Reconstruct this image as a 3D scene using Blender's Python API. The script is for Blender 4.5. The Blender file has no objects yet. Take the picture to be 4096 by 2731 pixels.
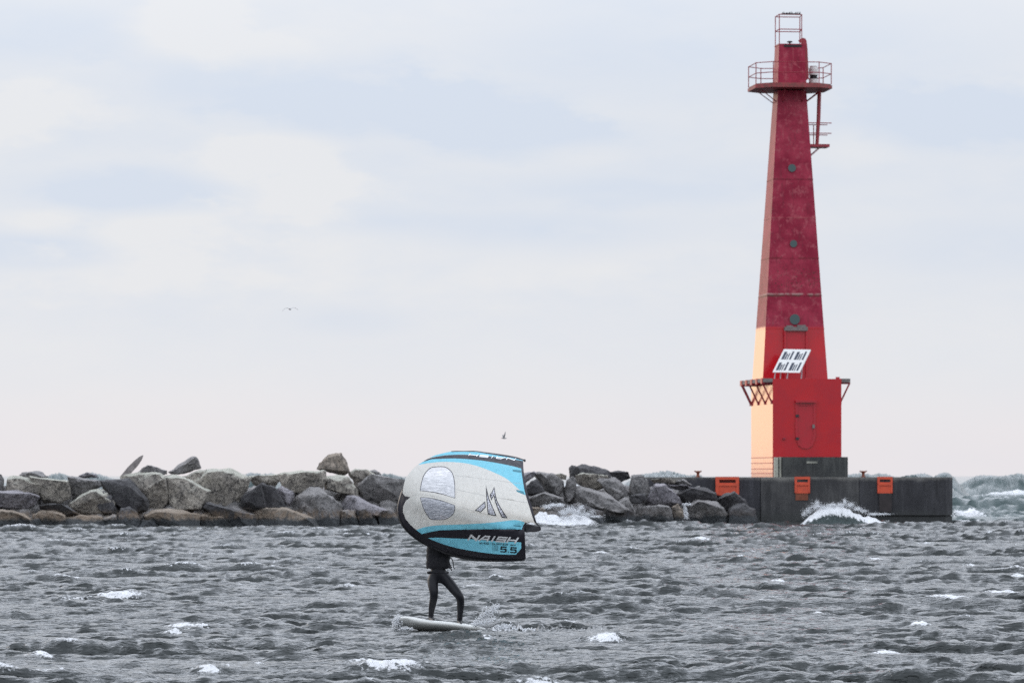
import bpy, bmesh, math, random
import numpy as np
from mathutils import Vector, Matrix, noise as mnoise
from mathutils.geometry import delaunay_2d_cdt

R = math.radians
SC = bpy.context.scene
COL = SC.collection
F = 18000.0          # focal length in photo pixels (photo is 4096 wide)
HZ = 1900.0          # photo row of the horizon
CH = 2.5             # camera height over the water

# ------------------------------------------------------------------ camera
cd = bpy.data.cameras.new('camera')
cam = bpy.data.objects.new('camera', cd); COL.objects.link(cam)
cam.location = (0, 0, CH); cam.rotation_euler = (R(90), 0, 0)
cd.sensor_width = 36; cd.lens = F / 4096 * 36
cd.shift_y = (HZ - 1365.5) / 4096
cd.clip_start = 0.5; cd.clip_end = 30000
cd.dof.use_dof = True; cd.dof.focus_distance = 72.2; cd.dof.aperture_fstop = 5.5
SC.camera = cam
SC.render.engine = 'CYCLES'; SC.cycles.use_denoising = False     # the photograph has grain of its own
SC.cycles.use_adaptive_sampling = False; SC.cycles.sample_clamp_indirect = 4.0; SC.cycles.max_bounces = 6
SC.view_settings.view_transform = 'Standard'; SC.view_settings.look = 'None'
SC.view_settings.exposure = 0.0; SC.view_settings.gamma = 1.0

# ------------------------------------------------------------------ world
SUN_AZ = -48.0   # degrees left of the view axis
SUN_EL = 12.0
world = bpy.data.worlds.new('World'); SC.world = world; world.use_nodes = True
nt = world.node_tree; nt.nodes.clear()
def N(t, kind, **kw):
    n = t.nodes.new(kind)
    for k, v in kw.items():
        if k.startswith('i_'):
            key = k[2:]; key = int(key) if key.isdigit() else key.replace('_', ' ')
            n.inputs[key].default_value = v
        else: setattr(n, k, v)
    return n
def M(t, op, a, b=None, c=None, clamp=False):
    n = t.nodes.new('ShaderNodeMath'); n.operation = op; n.use_clamp = clamp
    for i, v in enumerate((a, b, c)):
        if v is None: continue
        if isinstance(v, (int, float)): n.inputs[i].default_value = v
        else: t.links.new(v, n.inputs[i])
    return n.outputs[0]
def MIX(t, f, a, b, mode='MIX'):
    n = t.nodes.new('ShaderNodeMix'); n.data_type = 'RGBA'; n.blend_type = mode
    for s, v in ((n.inputs[0], f), (n.inputs[6], a), (n.inputs[7], b)):
        if isinstance(v, (int, float)): s.default_value = v
        elif isinstance(v, tuple): s.default_value = v if len(v) == 4 else (*v, 1)
        else: t.links.new(v, s)
    return n.outputs[2]
def SMOOTH(t, v, a, b, lo=0.0, hi=1.0):
    n = t.nodes.new('ShaderNodeMapRange'); n.interpolation_type = 'SMOOTHSTEP'
    t.links.new(v, n.inputs[0])
    for i, x in enumerate((a, b, lo, hi)): n.inputs[i + 1].default_value = x
    return n.outputs[0]

tc = N(nt, 'ShaderNodeTexCoord')
sp = N(nt, 'ShaderNodeSeparateXYZ'); nt.links.new(tc.outputs['Generated'], sp.inputs[0])
X_, Y_, Z_ = sp.outputs
az = M(nt, 'DIVIDE', X_, M(nt, 'MAXIMUM', M(nt, 'ABSOLUTE', Y_), 0.02))
cmb = N(nt, 'ShaderNodeCombineXYZ')
nt.links.new(az, cmb.inputs[0]); nt.links.new(M(nt, 'MULTIPLY', Z_, 2.6), cmb.inputs[1]); nt.links.new(Y_, cmb.inputs[2])
n1 = N(nt, 'ShaderNodeTexNoise', i_Scale=16.0, i_Detail=6.0, i_Roughness=0.55, i_Distortion=0.3); nt.links.new(cmb.outputs[0], n1.inputs['Vector'])
n2 = N(nt, 'ShaderNodeTexNoise', i_Scale=55.0, i_Detail=5.0, i_Roughness=0.6); nt.links.new(cmb.outputs[0], n2.inputs['Vector'])
warp = M(nt, 'MULTIPLY', M(nt, 'SUBTRACT', n2.outputs['Fac'], 0.5), 1.9)
warp2 = M(nt, 'MULTIPLY', M(nt, 'SUBTRACT', n1.outputs['Fac'], 0.5), 1.6)
blue = M(nt, 'MULTIPLY', M(nt, 'ADD', M(nt, 'SUBTRACT', n1.outputs['Fac'], 0.25), M(nt, 'MULTIPLY', M(nt, 'SUBTRACT', n2.outputs['Fac'], 0.5), 0.5)), 1.25)
# cloud banks: centre and size in units of the view (azimuth, elevation)
for (dx, dy, rx, ry, w) in [(600, 190, 330, 75, .55), (930, 262, 330, 62, .8), (1210, 320, 260, 48, .8), (2160, 280, 300, 70, .9), (1950, 130, 380, 110, .35),
                            (270, 445, 250, 50, .85), (90, 585, 190, 45, .75), (790, 740, 150, 36, .5), (70, 90, 240, 60, .5), (2250, 570, 260, 60, .4), (1350, 150, 330, 90, .3), (1250, 530, 280, 50, .45), (1450, 440, 300, 40, .45), (1750, 400, 260, 40, .3), (900, 510, 160, 30, .3),
                            (440, 60, 120, 60, -.7), (560, 120, 190, 40, -.75), (60, 265, 200, 60, -.9), (620, 370, 170, 55, -1.0), (740, 440, 150, 60, -.9), (380, 540, 200, 50, -.8), (120, 510, 90, 35, -.7), (1330, 350, 120, 26, -.5),
                            (1050, 620, 500, 90, -.3), (1980, 330, 120, 60, -.5), (250, 640, 300, 60, -.6)]:
    a0 = (dx - 1176) / 10336; e0 = (1091 - dy) / 10336
    ua = M(nt, 'DIVIDE', M(nt, 'SUBTRACT', az, a0), rx / 10336 * 1.15)
    ue = M(nt, 'DIVIDE', M(nt, 'SUBTRACT', Z_, e0), ry / 10336 * 1.15)
    d = M(nt, 'SQRT', M(nt, 'ADD', M(nt, 'MULTIPLY', ua, ua), M(nt, 'MULTIPLY', ue, ue)))
    d = M(nt, 'ADD', M(nt, 'ADD', d, warp), warp2)
    s = SMOOTH(nt, d, 0.2, 1.35, w * (1.0 if w > 0 else 0.75), 0.0)
    blue = M(nt, 'ADD', blue, s)
# fewer blue banks low down
low = SMOOTH(nt, Z_, 0.010, 0.055, 0.22, 1.0)
blue = M(nt, 'MULTIPLY', M(nt, 'ADD', blue, 0.08), low, clamp=True)
cream = MIX(nt, SMOOTH(nt, Z_, 0.002, 0.028), (0.80, 0.77, 0.80), (0.765, 0.78, 0.82))
cloud = MIX(nt, blue, cream, (0.64, 0.705, 0.82))
# overcast sky is brighter overhead than at the horizon
lift = M(nt, 'MULTIPLY', SMOOTH(nt, Z_, 0.07, 0.36, 1.0, 2.25), SMOOTH(nt, Z_, 0.45, 0.95, 1.0, 0.72))
high = SMOOTH(nt, Z_, 0.08, 0.5, 0.0, 0.75)
cloud = MIX(nt, high, cloud, (0.70, 0.76, 0.87))
# warm glow added out of view, where the tower's left wall mirrors it
sd = Vector((math.sin(R(SUN_AZ)) * math.cos(R(SUN_EL)), math.cos(R(SUN_AZ)) * math.cos(R(SUN_EL)), math.sin(R(SUN_EL))))
dp = N(nt, 'ShaderNodeVectorMath', operation='DOT_PRODUCT'); nt.links.new(tc.outputs['Generated'], dp.inputs[0]); gd = Vector((math.sin(R(-18.5)), math.cos(R(-18.5)), math.sin(R(3)))).normalized(); dp.inputs[1].default_value = gd
glow = SMOOTH(nt, dp.outputs['Value'], 0.9855, 0.9975)
sky = N(nt, 'ShaderNodeTexSky', sky_type='NISHITA', sun_disc=False); sky.sun_elevation = R(SUN_EL); sky.sun_rotation = R(SUN_AZ)
vl = N(nt, 'ShaderNodeVectorMath', operation='SCALE'); nt.links.new(cloud, vl.inputs[0]); nt.links.new(lift, vl.inputs['Scale'])
gl = MIX(nt, glow, vl.outputs[0], (1.75, 1.22, 0.80))
bg1 = N(nt, 'ShaderNodeBackground', i_Strength=1.08); nt.links.new(gl, bg1.inputs[0])
bg2 = N(nt, 'ShaderNodeBackground', i_Strength=0.08); nt.links.new(sky.outputs[0], bg2.inputs[0])
mx = N(nt, 'ShaderNodeMixShader', i_0=0.08); nt.links.new(bg1.outputs[0], mx.inputs[1]); nt.links.new(bg2.outputs[0], mx.inputs[2])
wo = N(nt, 'ShaderNodeOutputWorld'); nt.links.new(mx.outputs[0], wo.inputs[0])

sl = bpy.data.lights.new('sun', 'SUN'); sl.energy = 0.6; sl.angle = R(14); sl.color = (1.0, 0.86, 0.72)
sun = bpy.data.objects.new('sun', sl); COL.objects.link(sun)
sun.rotation_euler = (-sd).to_track_quat('-Z', 'Y').to_euler()
sun.location = (-60, 80, 60)

# ------------------------------------------------------------------ helpers
def Wp(px, py, Y): return Vector(((px - 2048) / F * Y, Y, CH + (HZ - py) / F * Y))
def tag(o, label=None, cat=None, group=None, kind=None):
    for k, v in (('label', label), ('category', cat), ('group', group), ('kind', kind)):
        if v: o[k] = v
    return o
def empty(name, loc, label, cat, group=None, rz=0):
    o = bpy.data.objects.new(name, None); COL.objects.link(o); o.location = loc; o.rotation_euler.z = rz
    o.empty_display_size = 0.3
    return tag(o, label, cat, group)
def link(name, me, mat=None, parent=None):
    o = bpy.data.objects.new(name, me); COL.objects.link(o)
    if mat is not None:
        for m in (mat if isinstance(mat, (list, tuple)) else [mat]): me.materials.append(m)
    if parent: o.parent = parent
    return o
def from_bm(name, bm, mat=None, parent=None, smooth=False, angle=None):
    bmesh.ops.recalc_face_normals(bm, faces=bm.faces)
    me = bpy.data.meshes.new(name); bm.to_mesh(me); bm.free()
    if smooth:
        me.polygons.foreach_set('use_smooth', [True] * len(me.polygons))
        if angle: me.set_sharp_from_angle(angle=R(angle))
    return link(name, me, mat, parent)
def bx(bm, x0, x1, y0, y1, z0, z1, mi=0):
    v = [bm.verts.new(p) for p in ((x0, y0, z0), (x1, y0, z0), (x1, y1, z0), (x0, y1, z0), (x0, y0, z1), (x1, y0, z1), (x1, y1, z1), (x0, y1, z1))]
    for f in ((3, 2, 1, 0), (4, 5, 6, 7), (0, 1, 5, 4), (1, 2, 6, 5), (2, 3, 7, 6), (3, 0, 4, 7)):
        bm.faces.new([v[i] for i in f]).material_index = mi
def prism(bm, bot, top, mi=0):
    n = len(bot); a = [bm.verts.new(p) for p in bot]; b = [bm.verts.new(p) for p in top]
    bm.faces.new(a[::-1]).material_index = mi; bm.faces.new(b).material_index = mi
    for i in range(n): bm.faces.new((a[i], a[(i + 1) % n], b[(i + 1) % n], b[i])).material_index = mi
def tube(bm, pts, r, seg=8, caps=True):
    pts = [Vector(p) for p in pts]; rs = r if isinstance(r, (list, tuple)) else [r] * len(pts)
    rings = []; up = None
    for i, p in enumerate(pts):
        a = pts[max(i - 1, 0)]; b = pts[min(i + 1, len(pts) - 1)]; d = (b - a).normalized()
        if up is None: up = Vector((0, 0, 1)) if abs(d.z) < 0.9 else Vector((1, 0, 0))
        s = d.cross(up).normalized(); up = s.cross(d).normalized()
        rings.append([bm.verts.new(p + (s * math.cos(t) + up * math.sin(t)) * rs[i]) for t in [2 * math.pi * k / seg for k in range(seg)]])
    for a, b in zip(rings, rings[1:]):
        for k in range(seg): bm.faces.new((a[k], a[(k + 1) % seg], b[(k + 1) % seg], b[k]))
    if caps: bm.faces.new(rings[0][::-1]); bm.faces.new(rings[-1])
def lathe(bm, prof, c=(0, 0, 0), seg=24):
    c = Vector(c); rings = [[bm.verts.new(c + Vector((r * math.cos(2 * math.pi * k / seg), r * math.sin(2 * math.pi * k / seg), z))) for k in range(seg)] for r, z in prof]
    for a, b in zip(rings, rings[1:]):
        for k in range(seg): bm.faces.new((a[k], a[(k + 1) % seg], b[(k + 1) % seg], b[k]))
    bm.faces.new(rings[0][::-1]); bm.faces.new(rings[-1])
def spline(pts, n=8, closed=False):
    P = [Vector(p) for p in pts]; out = []; L = len(P)
    rng = range(L) if closed else range(L - 1)
    for i in rng:
        if closed: p0, p1, p2, p3 = P[i - 1], P[i], P[(i + 1) % L], P[(i + 2) % L]
        else: p0, p1, p2, p3 = P[max(i - 1, 0)], P[i], P[i + 1], P[min(i + 2, L - 1)]
        for k in range(n):
            t = k / n
            out.append(0.5 * ((2 * p1) + (p2 - p0) * t + (2 * p0 - 5 * p1 + 4 * p2 - p3) * t * t + (3 * p1 - p0 - 3 * p2 + p3) * t ** 3))
    if not closed: out.append(P[-1])
    return out

# ------------------------------------------------------------------ materials
def mat_new(name):
    m = bpy.data.materials.new(name); m.use_nodes = True; t = m.node_tree
    return m, t, t.nodes['Principled BSDF']
def simple(name, col, rough=0.6, spec=0.5, metal=0.0, var=0.0, vscale=4.0, bump=0.0, bscale=20.0, col2=None):
    m, t, b = mat_new(name)
    b.inputs['Roughness'].default_value = rough; b.inputs['Metallic'].default_value = metal
    b.inputs['Specular IOR Level'].default_value = spec
    if var > 0 or bump > 0:
        tcn = N(t, 'ShaderNodeTexCoord')
    if var > 0:
        n = N(t, 'ShaderNodeTexNoise', i_Scale=vscale, i_Detail=6.0, i_Roughness=0.6); t.links.new(tcn.outputs['Object'], n.inputs['Vector'])
        c2 = col2 or tuple(c * 0.45 for c in col)
        f = SMOOTH(t, n.outputs['Fac'], 0.35, 0.7, 0.0, var)
        t.links.new(MIX(t, f, col, c2), b.inputs['Base Color'])
    else: b.inputs['Base Color'].default_value = (*col, 1)
    if bump > 0:
        n = N(t, 'ShaderNodeTexNoise', i_Scale=bscale, i_Detail=5.0); t.links.new(tcn.outputs['Object'], n.inputs['Vector'])
        bp = N(t, 'ShaderNodeBump', i_Strength=bump, i_Distance=0.05); t.links.new(n.outputs['Fac'], bp.inputs['Height']); t.links.new(bp.outputs[0], b.inputs['Normal'])
    return m

# ------------------------------------------------------------------ water
rng = np.random.default_rng(7)
def sea_tile(n, L, peak, rms, wdir, spread, seed, cut=0.0, power=3.5):
    """one tile of a wind sea: height and the two sideways shifts"""
    r = np.random.default_rng(seed)
    k1 = np.fft.fftfreq(n, L / n) * 2 * np.pi
    KX, KY = np.meshgrid(k1, k1); K = np.hypot(KX, KY); K[0, 0] = 1e-6
    kp = 2 * np.pi / peak
    S = K ** (-power) * np.exp(-1.25 * (kp / K) ** 2)
    c = (KX * wdir[0] + KY * wdir[1]) / (K * math.hypot(*wdir))
    S *= np.where(c > 0, np.abs(c) ** spread, 0.05 * np.abs(c) ** spread) + 0.003
    if cut: S *= np.exp(-(K * cut / (2 * np.pi)) ** 2)
    S[0, 0] = 0
    A = np.sqrt(S) * (r.normal(size=(n, n)) + 1j * r.normal(size=(n, n)))
    h = np.fft.ifft2(A).real; s = rms / h.std(); A *= s
    h = np.fft.ifft2(A).real
    dx = np.fft.ifft2(1j * KX / K * A).real; dy = np.fft.ifft2(1j * KY / K * A).real
    return h, dx, dy
def samp(tile, L, x, y, rot=0.0):
    c, s = math.cos(rot), math.sin(rot); n = tile[0].shape[0]
    u = ((c * x + s * y) / L % 1.0) * n; v = ((-s * x + c * y) / L % 1.0) * n
    i = u.astype(np.int32); j = v.astype(np.int32); fu = u - i; fv = v - j
    i %= n; j %= n; i2 = (i + 1) % n; j2 = (j + 1) % n
    out = []
    for T in tile:
        out.append((T[j, i] * (1 - fu) + T[j, i2] * fu) * (1 - fv) + (T[j2, i] * (1 - fu) + T[j2, i2] * fu) * fv)
    if len(out) == 3:
        h, a, b = out
        return h, c * a - s * b, s * a + c * b
    return out
def smooth_noise(n, cells, seed, octs=4):
    r = np.random.default_rng(seed); k = np.fft.fftfreq(n) * n; KX, KY = np.meshgrid(k, k); K = np.hypot(KX, KY); K[0, 0] = 1
    S = K ** -1.6 * (K > cells * 0.5); S[0, 0] = 0
    h = np.fft.ifft2(S * (r.normal(size=(n, n)) + 1j * r.normal(size=(n, n)))).real
    return [h / h.std()]
def sstep(a, b, x):
    t = np.clip((x - a) / (b - a), 0, 1); return t * t * (3 - 2 * t)

u_f = np.linspace(-0.132, 0.132, 1230)
du = u_f[1] - u_f[0]
ext = []; u = 0.132; st = du
while u < 0.9: st *= 1.035; u += st; ext.append(u)
ext = np.array(ext); U = np.concatenate([-ext[::-1], u_f, ext])
rows = []; y = 6.0
while y < 12000:
    if y < 42: s = 0.35
    elif y < 100: s = 0.062 + (y - 42) * 0.0009
    elif y < 262: s = 0.114 + (y - 100) * 0.0009
    elif y < 520: s = 0.26 + (y - 262) * 0.004
    else: s = (y - 520) * 0.05 + 1.3
    rows.append(y); y += s
V = np.array(rows)
GX = U[None, :] * V[:, None]; GY = np.repeat(V[:, None], len(U), 1)

tA = sea_tile(1024, 61.0, 3.6, 0.048, (-0.34, -1.0), 50.0, 11, power=3.5)
tE = sea_tile(1024, 43.0, 1.7, 0.022, (0.02, -1.0), 34.0, 19, power=3.4)
tB = sea_tile(1024, 23.0, 0.75, 0.0135, (-0.2, -1.0), 14.0, 12, power=3.0)
tC = sea_tile(512, 140.0, 8.0, 0.030, (-0.6, -1.0), 20.0, 13)
tD = sea_tile(512, 330.0, 24.0, 0.50, (-0.2, -1.0), 4.0, 14, power=3.8)
tN = smooth_noise(512, 12, 5)
tN2 = smooth_noise(512, 40, 6)
nearfade = 1 - sstep(300, 700, GY)
YS = 72.6      # the surfer's distance
inner = 1 - sstep(231, 242, GY)
outer = 1 - inner
hA, aA, bA = samp(tA, 61.0, GX, GY); hB, aB, bB = samp(tB, 23.0, GX + 3, GY, 0.31); hE, aE, bE = samp(tE, 43.0, GX + 9, GY, 0.05); hB = hB + hE; aB = aB + aE; bB = bB + bE
hA = hA + .075 * (hA ** 2 / .055 - .055); hB = hB + .09 * (hB ** 2 / .033 - .033)
hC, aC, bC = samp(tC, 140.0, GX, GY, 0.1)
hD, aD, bD = samp(tD, 330.0, GX + 40, GY)
gust = 0.85 + 0.28 * np.clip(samp(tN, 90.0, GX, GY)[0], -1.6, 1.6)
ampA = (gust * (1 + 0.5 * sstep(90, 220, GY))) * nearfade
H = hA * ampA + hB * gust * nearfade + hC * nearfade + hD * outer * sstep(228, 285, GY) * (1 - 0.75 * sstep(500, 3000, GY)) + outer * hA * 1.2 * nearfade
CX = -(aA * ampA + aB * gust + aC) * 1.15 * nearfade - aD * outer * 0.9
CY = -(bA * ampA + bB * gust + bC) * 1.1 * nearfade - bD * outer * 0.9
CY -= (0.65 * hA * ampA + 0.65 * hB * gust) * nearfade      # crests lean downwind
CX -= (.45 * hA * ampA) * nearfade
# foam where the crests pinch together
crest = (hA + hE) / 0.060
nz = samp(tN2, 6.0, GX, GY)[0]; nz1 = samp(tN, 14.0, GX, GY)[0]
foam = sstep(2.5, 3.6, crest + 0.35 * nz1 + (hB - hE) / 0.0135 * .2) * 0.55 * nearfade
foam = np.maximum(foam, outer * nearfade * 0.6 * sstep(1.9, 2.6, hD / 0.50 + 0.25 * hA / 0.056))
# breaking crests that the photograph shows: photo column, row, half width (photo px), height m, foam
caps = [(462, 2372, 95, .16, 1.0), (560, 2375, 60, .10, .7), (300, 2392, 60, .1, .55), (755, 2496, 75, .13, 1.0), (720, 2520, 24, .06, .8), (1575, 2660, 100, .17, 1.0),
        (1440, 2640, 80, .12, .5), (1300, 2625, 70, .1, .35), (1030, 2652, 30, .07, .6), (850, 2668, 40, .08, .85), (2430, 2540, 60, .12, 1.0), (2350, 2525, 24, .06, .5), (2435, 2185, 30, .12, .9), (2410, 2215, 26, .1, .7),
        (2440, 2293, 20, .06, .7), (4020, 2376, 50, .13, 1.1), (3820, 2400, 60, .14, .9), (3875, 2262, 50, .1, .9), (4080, 2300, 30, .1, .8), (3760, 2395, 20, .06, .6), (3115, 2326, 28, .1, .9),
        (2870, 2504, 30, .1, .95), (3535, 2592, 55, .12, 1.0), (3680, 2500, 36, .1, .9), (3280, 2455, 34, .09, .75), (3220, 2500, 22, .06, .7), (3250, 2296, 20, .06, .5), (3500, 2232, 30, .08, .9),
        (3010, 2205, 24, .08, .7), (2810, 2160, 30, .1, .8), (3300, 2145, 24, .08, .8), (3720, 2172, 22, .08, .8), (3560, 2245, 16, .05, .7), (1400, 2345, 60, .07, .55), (170, 2620, 36, .09, .8),
        (2180, 2705, 60, .12, .9), (640, 2205, 26, .07, .6), (740, 2200, 20, .07, .6), (165, 2205, 30, .07, .5), (1230, 2268, 22, .06, .5), (960, 2340, 22, .06, .6), (2660, 2560, 30, .06, .4),
        (1905, 2345, 40, .08, .9), (2180, 2285, 40, .08, .6), (420, 2470, 50, .06, .45), (3900, 2120, 30, .1, .6), (2960, 2240, 20, .06, .6), (3960, 2140, 20, .08, .6), (560, 2700, 50, .08, .5), (2760, 2718, 24, .07, .6),
        (1830, 2556, 26, .06, .7), (1950, 2550, 46, .05, .55), (1680, 2572, 60, .07, .55), (60, 2452, 40, .08, .3)]
spots = []
for (px, py, w, hh, fo) in caps:
    Yc = F * (CH - hh * 0.7) / (py - HZ); sc = Yc / F
    spots.append(((px - 2048) * sc, Yc, w * sc * 1.4, 0.28 + hh * 1.0, hh * .75, fo * .78, (-.35 if px % 3 else .2)))
    if fo > .75: spots.append(((px - 2048) * sc + .15, Yc + .55, w * sc * 2.2, .45, 0.015, .30, -.2)); spots.append(((px - 2048) * sc - w * sc * 1.5, Yc + .1, w * sc * 1.2, .22, hh * .35, .36, -.3))
def at(px, Y): return (px - 2048) / F * Y
# water heaped against the pier, against the rocks, and the big swells out on the lake
BOARD = (at(1760, 74.4), 74.4)
spots += [(at(3500, 224), 224.5, 0.9, .6, .30, .9, 0),
          (at(2240, 217), 216.5, 1.6, 1.6, .28, 1.1, 0), (at(2330, 217), 216.5, .6, 1.2, .22, 1.1, 0), (at(2180, 217), 217.5, .7, 1.2, .45, .9, 0),
          (at(3880, 250), 248, 0.9, 2.0, .45, .95, .1), (at(3905, 236), 236, 1.3, .8, .1, .9, 0)]
for (px, Yc, wd, ztop, fo) in [(2665, 330, 4.2, 2.78, .35), (2600, 360, 3.2, 2.62, .2), (3690, 340, 2.6, 2.62, .2), (3770, 350, 1.8, 2.70, 0.25), (3655, 300, 3.0, 2.50, 0), (4070, 380, 3.0, 2.70, .15), (3930, 380, 3, 2.5, 0),
                               (1010, 340, 3.4, 2.68, .0), (1075, 350, 2.4, 2.62, 0), (1560, 350, 4.4, 2.60, .1), (370, 370, 3, 2.72, 0), (240, 350, 3.5, 2.65, 0), (3440, 340, 4.0, 2.62, .15), (3520, 350, 2.5, 2.6, 0), (2780, 340, 3, 2.5, 0)]:
    spots.append((at(px, Yc), Yc, wd, 5.0, ('top', ztop), fo, 0))
for (cx, cy, w, dpt, hh, fo, sk) in spots:
    j0, j1 = np.searchsorted(V, [cy - 3.2 * dpt, cy + 3.2 * dpt])
    i0, i1 = np.searchsorted(U, [(cx - 3 * w) / cy - .002, (cx + 3 * w) / cy + .002])
    x = GX[j0:j1, i0:i1] - cx; yy = GY[j0:j1, i0:i1] - cy - sk * x * 1.2
    yy = yy + 0.16 * nz1[j0:j1, i0:i1] * min(1, dpt)
    g = np.exp(-(x / w) ** 2 - (yy / dpt) ** 2)
    if isinstance(hh, tuple):
        H[j0:j1, i0:i1] = H[j0:j1, i0:i1] * (1 - g) + g * (hh[1] + 0.05 * nz[j0:j1, i0:i1])
        f = fo * np.exp(-(x / (w * .6)) ** 2 - ((yy + dpt * .3) / (dpt * .4)) ** 2)
    else:
        H[j0:j1, i0:i1] += hh * g * (1 + 0.22 * nz1[j0:j1, i0:i1])
        f = fo * 1.25 * np.exp(-(x / w) ** 2 * 1.1 - ((yy + dpt * .25) / (dpt * .75)) ** 2)
        if hh > 8: f = fo * 1.5 * np.exp(-(x / (w * 1.3)) ** 2) * sstep(.62, .92, H[j0:j1, i0:i1] + .10 * nz[j0:j1, i0:i1]); lakeg = (j0, j1, i0, i1, g)
    foam[j0:j1, i0:i1] = np.maximum(foam[j0:j1, i0:i1], f)
# water line churned white against the rocks on the left of the pier is thin; a wake trails the board
wk = np.exp(-((GY - YS + .1 - 0.06 * (GX + 0.3)) / 0.55) ** 2) * sstep(-1.0, -0.2, GX) * (1 - sstep(0.0, 2.2, GX))
foam = np.maximum(foam, wk * (0.55 + 0.30 * nz1)); H += wk * 0.05 * nz
# calmer hollow under the board so that it rides on the surface
bh = np.exp(-((GX - at(1770, YS)) / 1.1) ** 2 - ((GY - YS + .1) / 1.2) ** 2)
H = H * (1 - 0.8 * bh) - 0.01 * bh
fr = np.exp(-((GX - at(1735, YS - 2)) / .9) ** 2 - ((GY - YS + 1.9) / .9) ** 2); H = H * (1 - fr) + fr * (-0.01 + .02 * nz1)
inner2 = np.clip(foam, 0, 1); H += inner2 * 0.008 * nz * nearfade
PX = GX + CX; PY = GY + CY
nr, nc = GX.shape
verts = np.stack([PX, PY, H], -1).reshape(-1, 3).astype(np.float32)
idx = np.arange(nr * nc, dtype=np.int32).reshape(nr, nc)
quads = np.stack([idx[:-1, :-1], idx[:-1, 1:], idx[1:, 1:], idx[1:, :-1]], -1).reshape(-1, 4)
me = bpy.data.meshes.new('water')
me.vertices.add(len(verts)); me.vertices.foreach_set('co', verts.ravel())
me.loops.add(quads.size); me.loops.foreach_set('vertex_index', quads.ravel())
me.polygons.add(len(quads)); me.polygons.foreach_set('loop_start', np.arange(0, quads.size, 4, dtype=np.int32))
me.update(calc_edges=True)
me.polygons.foreach_set('use_smooth', np.ones(len(quads), dtype=bool))
a = me.attributes.new('foam', 'FLOAT', 'POINT'); a.data.foreach_set('value', foam.astype(np.float32).ravel())
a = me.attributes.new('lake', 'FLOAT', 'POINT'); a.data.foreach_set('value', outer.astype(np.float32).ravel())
del verts, quads, PX, PY, CX, CY

def water_mat():
    m, t, b = mat_new('lake_water'); L = t.links.new
    tcn = N(t, 'ShaderNodeTexCoord')
    prev = None; bp = None
    for rot, sc_, st, dist in ((0.24, 4.2, .24, .022), (-0.15, 8.0, .22, .026), (0.34, 17.0, .22, .018)):   # crossing trains of wind ripples
        mp = N(t, 'ShaderNodeMapping'); mp.inputs['Rotation'].default_value = (0, 0, rot); L(tcn.outputs['Object'], mp.inputs[0])
        mq = N(t, 'ShaderNodeMapping'); mq.inputs['Scale'].default_value = (st, 1.0, 1.0); L(mp.outputs[0], mq.inputs[0])
        n1 = N(t, 'ShaderNodeTexNoise', i_Scale=sc_, i_Detail=2.0, i_Roughness=0.5, i_Distortion=0.25); L(mq.outputs[0], n1.inputs['Vector'])
        rdg = M(t, 'SUBTRACT', 1.0, M(t, 'ABSOLUTE', M(t, 'MULTIPLY', M(t, 'SUBTRACT', n1.outputs['Fac'], .5), 3.0)))
        bp = N(t, 'ShaderNodeBump', i_Strength=1.0, i_Distance=dist); L(rdg, bp.inputs['Height'])
        if prev: L(prev.outputs[0], bp.inputs['Normal'])
        prev = bp
    L(bp.outputs[0], b.inputs['Normal'])
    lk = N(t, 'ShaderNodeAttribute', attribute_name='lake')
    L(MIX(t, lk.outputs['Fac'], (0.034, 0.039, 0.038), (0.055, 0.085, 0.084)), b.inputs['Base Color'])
    b.inputs['Roughness'].default_value = 0.06; b.inputs['IOR'].default_value = 1.333
    fo = N(t, 'ShaderNodeAttribute', attribute_name='foam')
    n2 = N(t, 'ShaderNodeTexNoise', i_Scale=13.0, i_Detail=6.0, i_Roughness=0.75); L(tcn.outputs['Object'], n2.inputs['Vector'])
    f = M(t, 'ADD', fo.outputs['Fac'], M(t, 'MULTIPLY', M(t, 'SUBTRACT', n2.outputs['Fac'], 0.5), 2.4))
    f = M(t, 'MULTIPLY', SMOOTH(t, f, 0.40, 0.62), SMOOTH(t, fo.outputs['Fac'], 0.05, 0.25))
    fb = N(t, 'ShaderNodeBsdfPrincipled'); fb.inputs['Base Color'].default_value = (0.82, 0.83, 0.84, 1); fb.inputs['Roughness'].default_value = 0.7
    bf = N(t, 'ShaderNodeBump', i_Strength=0.8, i_Distance=0.06); L(n2.outputs['Fac'], bf.inputs['Height']); L(bf.outputs[0], fb.inputs['Normal'])
    ms = N(t, 'ShaderNodeMixShader'); L(f, ms.inputs[0]); L(b.outputs[0], ms.inputs[1]); L(fb.outputs[0], ms.inputs[2])
    L(ms.outputs[0], t.nodes['Material Output'].inputs['Surface'])
    return m
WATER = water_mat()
tag(link('water', me, WATER), 'choppy grey lake water with small white breaking crests', kind='structure')

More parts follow.
